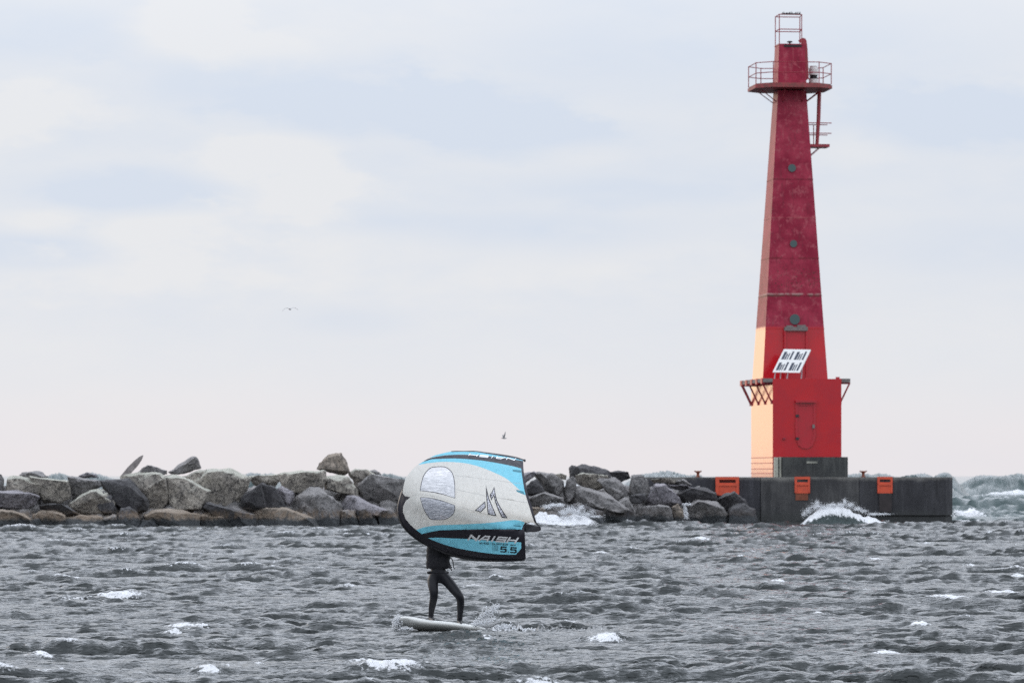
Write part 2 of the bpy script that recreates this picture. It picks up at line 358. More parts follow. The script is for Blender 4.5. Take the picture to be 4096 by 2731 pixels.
FOAM, _t, _b = mat_new('white_foam'); _b.inputs['Base Color'].default_value = (.88, .89, .90, 1); _b.inputs['Roughness'].default_value = .6
_tl = N(_t, 'ShaderNodeBsdfTranslucent', i_Color=(.9, .92, .94, 1)); _ms = N(_t, 'ShaderNodeMixShader', i_0=.4)
_t.links.new(_b.outputs[0], _ms.inputs[1]); _t.links.new(_tl.outputs[0], _ms.inputs[2]); _t.links.new(_ms.outputs[0], _t.nodes['Material Output'].inputs['Surface'])
def spray(name, label, cat, blobs, seed):
    """white droplets thrown up: blobs = (centre, spread xyz, count, size, lean)"""
    r = random.Random(seed); vs = []; fs = []
    base = [(1, 0, 0), (-1, 0, 0), (0, 1, 0), (0, -1, 0), (0, 0, 1), (0, 0, -1)]
    tri = [(0, 2, 4), (2, 1, 4), (1, 3, 4), (3, 0, 4), (2, 0, 5), (1, 2, 5), (3, 1, 5), (0, 3, 5)]
    for (c, sp_, cnt, size, path) in blobs:
        for i in range(cnt):
            tpar = r.random()
            p = Vector(c) + Vector(path) * tpar + Vector((r.gauss(0, sp_[0]), r.gauss(0, sp_[1]), r.gauss(0, sp_[2]))) * (0.5 + 0.8 * tpar)
            s = size * (0.35 + 1.2 * r.random() ** 2.5)
            k = len(vs)
            for bpt in base: vs.append(p + Vector((bpt[0] * s * r.uniform(.6, 1.4), bpt[1] * s, bpt[2] * s * r.uniform(.6, 1.4))))
            fs += [(k + a_, k + b_, k + c_) for a_, b_, c_ in tri]
    m = bpy.data.meshes.new(name); m.from_pydata(vs, [], fs)
    m.polygons.foreach_set('use_smooth', [True] * len(m.polygons))
    return tag(link(name, m, FOAM), label, cat, kind='stuff')

# the wave that breaks against the pier wall
nwx, nwy = 150, 70; vs = []; fo_l = []
for j in range(nwy + 1):
    for i in range(nwx + 1):
        x = -2.6 + 5.2 * i / nwx; y = -1.6 + 3.0 * j / nwy
        env = math.exp(-(abs(x + .25) / 1.35) ** 3.2) * .98 + .40 * math.exp(-((x - 1.7) / .7) ** 2)
        nzv = mnoise.fractal(Vector((x * 2.2, y * 2.2, 3.1)), .9, 2, 5); nf = mnoise.fractal(Vector((x * 7, y * 5, 1.3)), .8, 2, 4)
        pr = math.exp(-((y - .2 * nzv) / .75) ** 2) if y < 0 else math.exp(-(y / .45) ** 2)
        h = env * pr * (1 + .22 * nzv) + .03 * nf * env
        vs.append((x, y - .35 * h, h + .10 * min(1, env * 3) - .14)); fo_l.append(sstep(.30, .88, (h + .14 * nf) / (max(env, .25) * 1.0)) * min(1, env * 3) * 1.15 + (.55 if (x > 1.3 and h > .12) else 0))
m_ = bpy.data.meshes.new('breaking_wave'); k_ = nwx + 1
m_.from_pydata(vs, [], [(j * k_ + i, j * k_ + i + 1, (j + 1) * k_ + i + 1, (j + 1) * k_ + i) for j in range(nwy) for i in range(nwx)])
m_.polygons.foreach_set('use_smooth', [True] * len(m_.polygons))
a = m_.attributes.new('foam', 'FLOAT', 'POINT'); a.data.foreach_set('value', np.array(fo_l, dtype=np.float32))
a = m_.attributes.new('lake', 'FLOAT', 'POINT'); a.data.foreach_set('value', np.full(len(vs), .45, dtype=np.float32))
o_ = link('breaking_wave', m_, WATER); o_.location = (at(3352, 223), 223, 0.0)
tag(o_, 'greenish wave with white crest breaking against the pier wall', 'wave', kind='stuff')

# ------------------------------------------------------------------ rocks of the breakwater
def rock_mat(name, pale, mid, dark, stain=0.5, wet=True):
    m, t, b = mat_new(name); L = t.links.new
    g = N(t, 'ShaderNodeNewGeometry'); oi = N(t, 'ShaderNodeObjectInfo')
    off = N(t, 'ShaderNodeVectorMath', operation='ADD'); L(g.outputs['Position'], off.inputs[0])
    n1 = N(t, 'ShaderNodeTexNoise', i_Scale=1.6, i_Detail=8.0, i_Roughness=0.68, i_Distortion=0.5); L(off.outputs[0], n1.inputs['Vector'])
    n2 = N(t, 'ShaderNodeTexNoise', i_Scale=7.0, i_Detail=7.0, i_Roughness=0.7); L(off.outputs[0], n2.inputs['Vector'])
    mps = N(t, 'ShaderNodeMapping'); mps.inputs['Scale'].default_value = (3.0, 3.0, .7); mps.inputs['Rotation'].default_value = (0, .35, 0); L(g.outputs['Position'], mps.inputs[0])
    n3 = N(t, 'ShaderNodeTexNoise', i_Scale=1.6, i_Detail=5.0, i_Roughness=.7, i_Distortion=.8); L(mps.outputs[0], n3.inputs['Vector'])
    c = MIX(t, SMOOTH(t, n1.outputs['Fac'], 0.38, 0.62), mid, pale)
    c = MIX(t, SMOOTH(t, n2.outputs['Fac'], 0.50, 0.66, 0, stain), c, dark)
    c = MIX(t, SMOOTH(t, n1.outputs['Fac'], 0.60, 0.74, 0, 0.7), c, tuple(min(1, x * 1.5) for x in pale))
    c = MIX(t, SMOOTH(t, n3.outputs['Fac'], 0.53, 0.66, 0, .75), c, tuple(x * .9 for x in dark))
    wv = N(t, 'ShaderNodeVectorMath', operation='SCALE'); L(n1.outputs['Color'], wv.inputs[0]); wv.inputs['Scale'].default_value = .9
    wa_ = N(t, 'ShaderNodeVectorMath', operation='ADD'); L(g.outputs['Position'], wa_.inputs[0]); L(wv.outputs[0], wa_.inputs[1])
    vc_ = N(t, 'ShaderNodeTexVoronoi', i_Scale=1.7); vc_.feature = 'DISTANCE_TO_EDGE'; L(wa_.outputs[0], vc_.inputs['Vector'])
    crack = M(t, 'MULTIPLY', SMOOTH(t, vc_.outputs['Distance'], .012, .05, .8, 0), SMOOTH(t, n2.outputs['Fac'], .40, .52))
    c = MIX(t, crack, c, tuple(x * .5 for x in dark))
    # weathered lichen settles on upward faces
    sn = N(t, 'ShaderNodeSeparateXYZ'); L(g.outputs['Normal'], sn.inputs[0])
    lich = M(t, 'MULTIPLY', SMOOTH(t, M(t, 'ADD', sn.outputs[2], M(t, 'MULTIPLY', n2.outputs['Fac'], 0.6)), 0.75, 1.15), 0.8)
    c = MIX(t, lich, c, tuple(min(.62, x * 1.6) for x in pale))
    spz = N(t, 'ShaderNodeSeparateXYZ'); L(g.outputs['Position'], spz.inputs[0])
    if wet:   # tan algae band, then a soaked dark foot
        zz = M(t, 'ADD', spz.outputs[2], M(t, 'MULTIPLY', M(t, 'SUBTRACT', n1.outputs['Fac'], 0.5), 0.7))
        band = M(t, 'MULTIPLY', SMOOTH(t, zz, 0.35, 0.5), SMOOTH(t, zz, 0.62, 0.95, 1.0, 0.0))
        xb = SMOOTH(t, spz.outputs[0], -4.0, 6.0, 0.62, 0.10)
        xb = M(t, 'MULTIPLY', xb, SMOOTH(t, n3.outputs['Fac'], .38, .56))
        c = MIX(t, M(t, 'MULTIPLY', band, xb), c, (0.26, 0.19, 0.13))
        foot = SMOOTH(t, zz, 0.34, 0.56, .95, 0.0)
        c = MIX(t, foot, c, (0.040, 0.046, 0.050))
        L(SMOOTH(t, zz, 0.3, 0.6, 0.35, 0.85), b.inputs['Roughness'])
    else: b.inputs['Roughness'].default_value = 0.85
    L(c, b.inputs['Base Color'])
    hsum = M(t, 'ADD', M(t, 'MULTIPLY', n1.outputs['Fac'], 1.0), M(t, 'MULTIPLY', n2.outputs['Fac'], 0.35))
    bp = N(t, 'ShaderNodeBump', i_Strength=1.0, i_Distance=0.34); L(hsum, bp.inputs['Height']); L(bp.outputs[0], b.inputs['Normal'])
    return m
RM = {'p': rock_mat('pale_granite', (.42, .385, .33), (.25, .228, .20), (.055, .052, .052), .75),
      'g': rock_mat('grey_granite', (.235, .225, .22), (.13, .125, .122), (.042, .042, .046), .65),
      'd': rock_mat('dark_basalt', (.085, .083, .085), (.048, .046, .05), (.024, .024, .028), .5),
      't': rock_mat('tan_granite', (.28, .235, .19), (.15, .13, .11), (.05, .046, .044), .65),
      'l': rock_mat('lavender_granite', (.28, .265, .28), (.165, .155, .17), (.055, .053, .06), .6)}
Z1 = (0, 1750, .36139); Z2 = (800, 1750, .36139); Z3 = (2100, 1750, .38265)
def yb(px): return 209 + 15.5 * min(1.0, max(0.0, px / 2900.0)) ** 1.2
def rock(zm, pts, m, label, seed, name='breakwater_rock', cat='rock', group='boulders heaped along the breakwater', fwd=0.0, thick=None, ridge=None):
    r = random.Random(seed)
    P = [(zm[0] + x * zm[2], zm[1] + y * zm[2]) for x, y in pts]
    cx = sum(p[0] for p in P) / len(P); cy = sum(p[1] for p in P) / len(P)
    P = [(cx + (x - cx) * 1.09, cy + (y - cy) * 1.07) for x, y in P]
    z_mid = CH + (HZ - cy) / F * yb(cx)
    Y = yb(cx) + max(0, z_mid) * 1.35 - fwd
    w = [Wp(px, py, Y) for px, py in P]; c = Wp(cx, cy, Y)
    size = max((p - c).length for p in w); th = thick if thick else size * r.uniform(.55, .8)
    pts3 = []; tilt_u = r.choice((-.55, -.3, .35, .5)); tilt_s = r.uniform(-.5, .5)
    zlo = min(p.z for p in w); zhi = max(p.z for p in w)
    for p in w:
        d = p - c
        if zlo < 0.35 and p.z < 0.35 + .1: p = p.copy(); p.z -= 0.5      # the foot carries on under water
        up_ = (p.z - zlo) / max(.01, zhi - zlo)
        pts3.append(p + Vector((0, r.uniform(-.12, .12) * th + up_ * th * .25, 0)))
        if r.random() < .72:
            q = c + (p - c) * r.uniform(.74, .97); q.y -= th * max(.15, .62 + tilt_u * (up_ - .5) + tilt_s * (p.x - c.x) / size); pts3.append(q)
        q = c + (p - c) * r.uniform(.6, .9); q.y += th * r.uniform(.5, .9); pts3.append(q)
    if ridge:
        for (rx, ry) in ridge:
            q = Wp(zm[0] + rx * zm[2], zm[1] + ry * zm[2], Y); q.y -= th * .85; pts3.append(q)
    else:
        q = c + Vector((r.uniform(-.4, .4) * size, -th * r.uniform(.7, 1.0), r.uniform(-.3, .35) * size)); pts3.append(q)
    bm = bmesh.new()
    vs = [bm.verts.new(p - c) for p in pts3]
    res = bmesh.ops.convex_hull(bm, input=vs)
    bmesh.ops.delete(bm, geom=[v for v in bm.verts if not v.link_faces], context='VERTS')
    bmesh.ops.dissolve_limit(bm, angle_limit=R(9), verts=bm.verts, edges=bm.edges)
    bmesh.ops.bevel(bm, geom=list(bm.edges), offset=min(.045, size * .055), segments=1, profile=.6, affect='EDGES', clamp_overlap=True)
    bmesh.ops.triangulate(bm, faces=bm.faces)
    for _ in range(3):
        long = [e for e in bm.edges if e.calc_length() > max(.09, size * .10)]
        if not long: break
        bmesh.ops.subdivide_edges(bm, edges=long, cuts=1)
        bmesh.ops.triangulate(bm, faces=[f for f in bm.faces if len(f.verts) > 3])
    bm.normal_update()
    o3 = Vector((seed * 3.1, seed * 1.7, seed * .9))
    for v in bm.verts:
        n = mnoise.turbulence(v.co * 1.9 + o3, 3, True) - .8; n2 = mnoise.turbulence(v.co * 6 + o3, 2, True) - .7
        v.co += v.normal * (n * .10 * min(1, size / .5) + n2 * .035)
    o = from_bm(name, bm, RM[m], None, True, 26)
    o.location = c
    return tag(o, label, cat, group)
rocks = [
 (Z1, [(-60,380),(30,400),(55,450),(50,600),(-60,620)], 'g', 'grey rock cut off by the left edge of the photo at the rubble top'),
 (Z1, [(60,600),(75,450),(115,410),(230,420),(330,440),(450,500),(460,640),(380,680),(120,660)], 'p', 'mottled pale rock near the left edge above the flat lavender-topped block'),
 (Z1, [(-60,590),(150,570),(370,610),(440,650),(380,770),(200,800),(-60,780)], 'l', 'flat-topped lavender grey block at the far left, above the tan shore rocks'),
 (Z1, [(190,430),(250,375),(400,355),(470,375),(540,440),(400,480)], 'g', 'low brownish hump forming the skyline nearest the left edge'),
 (Z1, [(330,420),(560,440),(755,470),(780,560),(790,680),(640,730),(470,720),(440,520)], 'p', 'broad block with pale bare top right of the mottled pale rock'),
 (Z1, [(750,430),(800,420),(900,440),(1100,460),(1120,540),(1000,600),(900,680),(800,680),(760,540)], 'g', 'greyish olive block behind the domed mottled boulder'),
 (Z1, [(870,420),(960,370),(1060,395),(1095,450),(880,460)], 'l', 'small pale lavender rock peeking over the olive block on the skyline'),
 (Z1, [(770,720),(930,610),(1000,565),(1090,555),(1180,600),(1250,690),(1265,790),(1200,850),(900,870),(760,800)], 'p', 'rounded domed boulder with white mottling, left of the dark brown block'),
 (Z1, [(1100,470),(1250,450),(1430,445),(1500,620),(1640,680),(1640,800),(1500,830),(1290,790),(1230,640),(1130,560)], 'd', 'dark brown block with overhanging shade right of the domed boulder'),
 (Z1, [(1330,430),(1500,380),(1760,390),(1830,450),(1850,700),(1780,800),(1650,800),(1490,640),(1380,600)], 'p', 'large streaked pale block beneath the slanting driftwood plank'),
 (Z1, [(1470,420),(1560,360),(1590,310),(1640,290),(1740,330),(1850,355),(1840,410),(1700,430)], 'g', 'peaked grey rock between driftwood plank and leaning boulder'),
 (Z1, [(1850,380),(1950,300),(2110,200),(2175,205),(2210,270),(2215,340),(2080,400),(1980,415),(1900,410)], 'g', 'tall leaning boulder pointing up right, second highest on the breakwater'),
 (Z1, [(1830,430),(1900,400),(2050,440),(2200,520),(2320,590),(2300,700),(2240,790),(2090,840),(1900,800),(1830,650)], 'p', 'big wedge with pale sloping top under the leaning boulder'),
 (Z1, [(2000,430),(2150,370),(2240,345),(2372,360),(2372,560),(2310,590),(2200,520)], 'p', 'pale slanted slab touching the right foot of the leaning boulder'),
 (Z1, [(1590,860),(1720,790),(1850,770),(1980,785),(2200,850),(2200,970),(1930,1000),(1700,990)], 't', 'long tan shore boulder under the big pale wedge'),
 (Z1, [(1480,970),(1560,900),(1700,890),(1800,930),(1800,1000),(1480,1000)], 'd', 'small wet grey stone at the waterline left of the long tan shore boulder'),
 (Z1, [(1290,860),(1330,780),(1430,760),(1530,820),(1560,920),(1490,1000),(1300,1000)], 'd', 'dark rounded rock at the waterline under the dark brown block'),
 (Z1, [(1120,890),(1240,840),(1300,860),(1345,1000),(1150,1000)], 'g', 'small split pointed rock at the waterline below the domed boulder'),
 (Z1, [(700,880),(900,850),(1130,860),(1180,1000),(700,1000)], 't', 'low tan-topped slab at the waterline below the domed boulder'),
 (Z1, [(350,860),(450,790),(600,790),(720,850),(790,900),(700,980),(500,990),(400,920)], 't', 'orange tan boulder at the waterline, second from the left edge'),
 (Z1, [(-60,800),(80,790),(200,830),(260,830),(350,890),(430,950),(300,1000),(-60,1000)], 't', 'orange tan shore rock cut off by the left edge of the photo'),
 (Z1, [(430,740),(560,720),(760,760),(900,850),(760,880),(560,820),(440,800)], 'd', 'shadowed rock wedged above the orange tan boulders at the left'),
 (Z1, [(1110,560),(1240,640),(1290,780),(1280,860),(1150,860),(1080,760)], 'd', 'dark stone tucked behind the right side of the domed boulder'),
 (Z2, [(-10,520),(10,420),(80,345),(240,350),(330,345),(420,380),(560,450),(520,560),(430,720),(330,780),(100,740),(0,700)], 'p', 'massive lichen-stained block right of the big pale wedge'),
 (Z2, [(540,440),(650,405),(760,400),(860,400),(880,470),(820,560),(720,580),(600,530)], 'p', 'low pale rock in the skyline dip between the two massive blocks'),
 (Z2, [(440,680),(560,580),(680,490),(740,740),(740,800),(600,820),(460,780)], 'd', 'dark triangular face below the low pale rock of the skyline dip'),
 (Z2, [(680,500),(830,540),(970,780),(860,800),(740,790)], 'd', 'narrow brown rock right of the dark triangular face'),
 (Z2, [(830,560),(920,530),(1060,600),(1010,760),(960,780)], 'l', 'pale kite-shaped rock left of the big triangular boulder'),
 (Z2, [(870,400),(1000,370),(1180,360),(1380,370),(1400,480),(1350,580),(1200,560),(1050,620),(920,560)], 'p', 'long pale block carrying the topmost tan boulder'),
 (Z2, [(1285,355),(1330,270),(1400,190),(1560,160),(1620,250),(1650,380),(1590,430),(1520,390)], 't', 'topmost tan boulder perched alone against the sky'),
 (Z2, [(1370,420),(1520,400),(1640,420),(1740,560),(1760,670),(1600,640),(1380,580)], 'p', 'pale grey rock directly beneath the perched tan boulder'),
 (Z2, [(1640,400),(1720,335),(1860,350),(1960,420),(2020,560),(1880,540),(1720,530)], 'p', 'lumpy cream rock right of the perched tan boulder'),
 (Z2, [(1860,380),(1930,340),(1990,370),(2020,420),(1900,420)], 'g', 'small brown cobble on the skyline just left of the sail'),
 (Z2, [(1720,530),(1880,500),(1900,400),(2060,430),(2290,470),(2290,740),(2050,760),(1780,720)], 'g', 'wide dark-faced slab with pale top running behind the sail'),
 (Z2, [(1020,780),(1060,640),(1200,560),(1310,540),(1450,650),(1560,740),(1550,920),(1440,950),(1100,860)], 'g', 'big triangular grey boulder in the middle of the left breakwater'),
 (Z2, [(1560,730),(1620,640),(1700,630),(1880,710),(2070,800),(2000,890),(1760,820),(1600,820)], 'l', 'lavender-edged sloping rock between triangular boulder and sail'),
 (Z2, [(600,790),(750,765),(950,770),(1100,820),(1240,870),(1400,990),(1000,1000),(660,960)], 't', 'pink and tan shore boulder in front of the big triangular one'),
 (Z2, [(-24,850),(100,810),(200,820),(270,870),(400,900),(440,1000),(0,1000)], 't', 'brown-topped wet stone at the waterline under the lichen-stained block'),
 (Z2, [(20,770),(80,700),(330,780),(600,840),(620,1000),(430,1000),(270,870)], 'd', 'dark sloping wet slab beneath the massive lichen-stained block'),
 (Z2, [(1560,790),(1720,800),(1760,900),(1800,1000),(1540,1000)], 'g', 'wet grey stone at the waterline right of the triangular boulder'),
 (Z2, [(1730,820),(1830,775),(1950,880),(2000,1000),(1770,1000)], 'd', 'black round stone at the waterline below the lavender-edged rock'),
 (Z2, [(1960,850),(2080,790),(2180,840),(2240,900),(2160,990),(1990,1000)], 'd', 'brown stone at the waterline beside the left edge of the sail'),
 (Z2, [(2160,740),(2350,700),(2500,760),(2520,980),(2200,1000)], 'g', 'shore boulder mostly hidden behind the left part of the sail'),
 (Z2, [(2260,480),(2420,420),(2640,460),(2680,700),(2460,760),(2280,700)], 'p', 'upper pale block hidden behind the grey panel of the sail'),
 (Z2, [(2500,740),(2700,700),(2900,790),(2940,1000),(2520,1000)], 'd', 'dark shore boulder hidden behind the middle of the sail'),
 (Z2, [(2660,480),(2850,400),(3100,440),(3160,640),(2950,740),(2700,720)], 'g', 'upper grey block hidden behind the logo of the sail'),
 (Z2, [(2900,740),(3150,640),(3400,720),(3450,1000),(2940,1000)], 'g', 'shore boulder hidden behind the right part of the sail'),
 (Z2, [(3100,460),(3300,400),(3560,400),(3620,560),(3400,700),(3160,640)], 'p', 'upper pale rock hidden behind the trailing edge of the sail'),
 (Z3, [(-40,370),(80,345),(130,370),(90,430),(0,490),(-40,490)], 'l', 'small lavender rock just right of the sail on the skyline'),
 (Z3, [(90,400),(140,350),(300,370),(400,450),(420,560),(340,620),(200,560)], 'g', 'grey block left of the dark skyline ridge'),
 (Z3, [(-10,520),(120,410),(220,570),(60,620),(-10,600)], 'd', 'dark wedge rock touching the right side of the sail'),
 (Z3, [(290,380),(370,360),(440,390),(430,450),(320,430)], 'p', 'small cream rock on the skyline left of the dark ridge'),
 (Z3, [(450,300),(490,272),(560,295),(580,420),(455,430)], 'd', 'dark round knob at the left end of the skyline ridge'),
 (Z3, [(535,300),(600,262),(700,295),(870,330),(910,420),(700,450),(550,430)], 'd', 'long dark boulder forming the skyline ridge right of the sail'),
 (Z3, [(850,350),(1000,342),(1080,350),(1110,430),(980,470),(870,450)], 'd', 'low dark rock at the right end of the skyline ridge'),
 (Z3, [(390,580),(430,440),(500,390),(550,450),(520,640),(440,700)], 'g', 'upright grey rock under the dark round knob'),
 (Z3, [(510,400),(600,360),(720,370),(880,390),(900,500),(740,560),(560,500)], 'p', 'cream-topped block beneath the long dark skyline boulder'),
 (Z3, [(740,440),(880,390),(960,420),(1060,500),(1080,680),(960,700),(880,580)], 'g', 'grey block right of the cream-topped one under the skyline ridge'),
 (Z3, [(470,560),(560,495),(700,540),(850,570),(960,650),(1110,760),(1060,820),(800,760),(600,740),(480,680)], 'g', 'large sloping grey boulder above the splash on the rocks'),
 (Z3, [(1085,520),(1110,385),(1230,385),(1290,440),(1330,560),(1270,620),(1090,600)], 'g', 'square brownish block standing where the pier starts'),
 (Z3, [(1080,620),(1110,580),(1240,580),(1280,650),(1200,700),(1100,690)], 'd', 'small ledge stone under the square brownish block'),
 (Z3, [(1260,640),(1350,480),(1460,475),(1560,560),(1650,700),(1500,740),(1300,740)], 'l', 'broad purplish boulder in the middle of the right rock pile'),
 (Z3, [(1310,430),(1450,418),(1600,430),(1570,480),(1350,480)], 'p', 'flat pale slab on top just left of the pier edge'),
 (Z3, [(1470,470),(1650,428),(1745,480),(1740,500),(1560,510)], 'g', 'thin dark-edged slab beside the flat pale slab'),
 (Z3, [(1490,490),(1700,482),(1745,522),(1650,556),(1560,546)], 'l', 'light lavender slab under the thin dark-edged slab'),
 (Z3, [(1580,580),(1740,510),(1880,510),(2000,570),(2010,660),(1800,680),(1690,700),(1620,660)], 'd', 'dark boulder left of the widest orange panel'),
 (Z3, [(1980,660),(2080,590),(2190,555),(2300,640),(2340,710),(2200,760),(2100,780)], 'd', 'dark peaked rock below the widest orange panel'),
 (Z3, [(1685,860),(1700,700),(1800,640),(2000,655),(2070,720),(2130,800),(2120,870)], 'g', 'rounded purplish grey boulder right of the white trickle'),
 (Z3, [(2110,870),(2130,750),(2200,680),(2290,670),(2400,740),(2470,870)], 'd', 'dark pyramid rock ending the pile against the pier wall'),
 (Z3, [(1530,720),(1600,680),(1680,780),(1650,860),(1550,850)], 't', 'small golden tan stone left of the white trickle'),
 (Z3, [(1140,820),(1180,720),(1400,690),(1520,720),(1560,870),(1150,880)], 'g', 'low rounded boulder at the waterline left of the golden tan stone'),
 (Z3, [(770,780),(870,680),(960,690),(1130,760),(1170,870),(820,860)], 'd', 'dark boulder at the waterline right of the splash'),
 (Z3, [(20,620),(200,560),(400,620),(410,700),(200,760),(40,740)], 'g', 'grey rock above the splash close to the sail'),
 (Z3, [(60,720),(200,720),(240,800),(90,840)], 't', 'small tan stone left of the splash'),
 (Z3, [(960,670),(1080,600),(1120,740),(1160,860),(1060,820)], 'g', 'narrow upright rock between two waterline boulders right of the splash'),
 (Z3, [(420,700),(600,700),(820,760),(860,860),(400,860)], 'd', 'wet dark rock half covered by the splash'),
]
for i, (zm, pts, m, lab) in enumerate(rocks):
    rock(zm, pts, m, lab, 31 + i * 7)

# rubble core behind the boulders
bm = bmesh.new(); nx, ny = 620, 56; grid = []
prof = [(-.6, -.5), (0, .35), (.9, 1.0), (1.9, 1.6), (3.0, 1.95), (5.5, 2.0), (8.5, .8), (10.5, -.6)]
for j in range(ny + 1):
    row = []
    for i in range(nx + 1):
        px = -250 + i * (3050 / nx); v = j / ny
        k = v * (len(prof) - 1); a = int(min(k, len(prof) - 2)); f = k - a
        dy = prof[a][0] * (1 - f) + prof[a + 1][0] * f; dz = prof[a][1] * (1 - f) + prof[a + 1][1] * f
        Y = yb(px) + .9 + dy; X = at(px, Y)
        q = Vector((X * 1.15, Y * .8, dz * 1.1)); dist_, cells = mnoise.voronoi(q)
        lump = .42 - dist_[0]; tone = mnoise.cell(cells[0] * 7.3)
        row.append(bm.verts.new((X, Y - lump * .45 - tone * .15, dz + lump * .5 + tone * .12 - .1)))
    grid.append(row)
for j in range(ny):
    for i in range(nx): bm.faces.new((grid[j][i], grid[j][i + 1], grid[j + 1][i + 1], grid[j + 1][i]))
tag(from_bm('rubble_core', bm, RM['g'], None, True), 'dark rubble filling the gaps between breakwater boulders', kind='structure')

# driftwood plank
WOOD = simple('weathered_wood', (.30, .27, .26), .85, .3, var=.8, vscale=5, bump=.4, bscale=12)
bm = bmesh.new()
Yd = yb(530) + 3.0
pl = [(1335, 450), (1425, 345), (1500, 268), (1548, 222), (1583, 192)]
wd = [.44, .52, .48, .32, .06]
ringP = []
for (zx, zy), w_ in zip(pl, wd):
    c = Wp(zx * .36139, 1750 + zy * .36139, Yd); d = Vector((.62, 0, -.78)); w2 = w_ * .42
    ringP.append([c - d * w2 * .4 + Vector((0, -.09, 0)), c + d * w2 + Vector((0, -.07, 0)), c + d * w2 + Vector((0, .09, 0)), c - d * w2 * .4 + Vector((0, .08, 0))])
vv = [[bm.verts.new(p) for p in rr] for rr in ringP]
for a, b in zip(vv, vv[1:]):
    for k in range(4): bm.faces.new((a[k], a[(k + 1) % 4], b[(k + 1) % 4], b[k]))
bm.faces.new(vv[0][::-1]); bm.faces.new(vv[-1])
bmesh.ops.bevel(bm, geom=list(bm.edges), offset=.02, segments=2, affect='EDGES')
tag(from_bm('driftwood_plank', bm, WOOD, None, True, 40), 'weathered plank slanting up right from the rocks against the sky', 'driftwood')

# ------------------------------------------------------------------ pier
def concrete(name, c1, c2, foot=None):
    m, t, b = mat_new(name); L = t.links.new
    g = N(t, 'ShaderNodeNewGeometry')
    n1 = N(t, 'ShaderNodeTexNoise', i_Scale=.8, i_Detail=8.0, i_Roughness=.65); L(g.outputs['Position'], n1.inputs['Vector'])
    mp = N(t, 'ShaderNodeMapping'); mp.inputs['Scale'].default_value = (3.2, 3.2, .35); L(g.outputs['Position'], mp.inputs[0])
    n2 = N(t, 'ShaderNodeTexNoise', i_Scale=1.3, i_Detail=5.0, i_Roughness=.6); L(mp.outputs[0], n2.inputs['Vector'])
    n3 = N(t, 'ShaderNodeTexNoise', i_Scale=14, i_Detail=5.0, i_Roughness=.7); L(g.outputs['Position'], n3.inputs['Vector'])
    c = MIX(t, SMOOTH(t, n1.outputs['Fac'], .35, .68), c1, c2)
    c = MIX(t, SMOOTH(t, n2.outputs['Fac'], .48, .62, 0, .45), c, tuple(x * 1.6 for x in c2))
    c = MIX(t, SMOOTH(t, n2.outputs['Fac'], .30, .44, .65, 0), c, tuple(x * .45 for x in c1))
    c = MIX(t, SMOOTH(t, n3.outputs['Fac'], .5, .7, 0, .5), c, tuple(x * .5 for x in c1))
    if foot:
        sz = N(t, 'ShaderNodeSeparateXYZ'); L(g.outputs['Position'], sz.inputs[0])
        zz = M(t, 'ADD', sz.outputs[2], M(t, 'MULTIPLY', M(t, 'SUBTRACT', n1.outputs['Fac'], .5), .8))
        c = MIX(t, SMOOTH(t, zz, .3, .9, .75, 0), c, (.035, .038, .036))
        c = MIX(t, SMOOTH(t, zz, 2.15, 2.45, 0, .55), c, (.30, .29, .26))
    L(c, b.inputs['Base Color']); b.inputs['Roughness'].default_value = .75
    bp = N(t, 'ShaderNodeBump', i_Strength=.6, i_Distance=.06); L(n3.outputs['Fac'], bp.inputs['Height']); L(bp.outputs[0], b.inputs['Normal'])
    return m
CON = concrete('stained_concrete', (.034, .034, .036), (.062, .061, .060), True)
CONR = concrete('dark_concrete_right', (.020, .020, .024), (.038, .038, .042), True)  # darker tone of concrete for the right wall block
COND = concrete('dark_concrete_left', (.022, .022, .028), (.040, .040, .046), True)  # darker tone for the approach wall on the left
CONP = concrete('plinth_concrete', (.030, .032, .032), (.056, .058, .054))
CONL = concrete('bare_concrete_edge', (.22, .22, .19), (.34, .34, .28))
YP = 228.0
pier = empty('concrete_pier', (at(3250, YP), YP, 0), 'dark stained concrete pier head carrying the red light tower', 'pier')
def px_x(px, Y=YP): return at(px, Y) - pier.location.x
ZT = Wp(0, 1907.5, YP).z
bm = bmesh.new(); xs = [px_x(2560), px_x(3044)]; bx(bm, xs[0], xs[1] - .02, .10, 9, -1.5, ZT - .004)
from_bm('approach_wall', bm, COND, pier)
bm = bmesh.new(); bx(bm, px_x(3044), px_x(3436), 0, 9.05, -1.5, ZT)
from_bm('wall_block', bm, CON, pier)
bm = bmesh.new()
x0, x1 = px_x(3436) + .015, px_x(3812)
ch = .35
bot = [(x0, .03, .48), (x1 - ch, .03, .48), (x1 + .02, .5, .48), (x1 + .02, 8.5, .48), (x1 - ch, 9, .48), (x0, 9, .48)]
prism(bm, bot, [(x, y, ZT - .003) for x, y, _ in bot])
b2 = [(x, y + (.12 if y < 1 else 0), -1.5) for x, y, _ in bot]
prism(bm, b2, [(x, y, .44) for x, y, _ in b2])
b3 = [(x + (-.05 if x > x0 + 1 else 0), y + .2, .43) for x, y, _ in bot]; prism(bm, b3, [(x, y, .49) for x, y, _ in b3])
from_bm('wall_block', bm, CONR, pier)
ORG = simple('orange_paint', (.62, .085, .035), .55, .4, var=.45, vscale=3.5, col2=(.36, .06, .04))
RUST = simple('rusted_iron', (.22, .075, .045), .8, .3, var=.7, vscale=9)
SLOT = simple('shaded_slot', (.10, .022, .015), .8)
DARK = simple('dark_gap', (.02, .02, .022), .9)
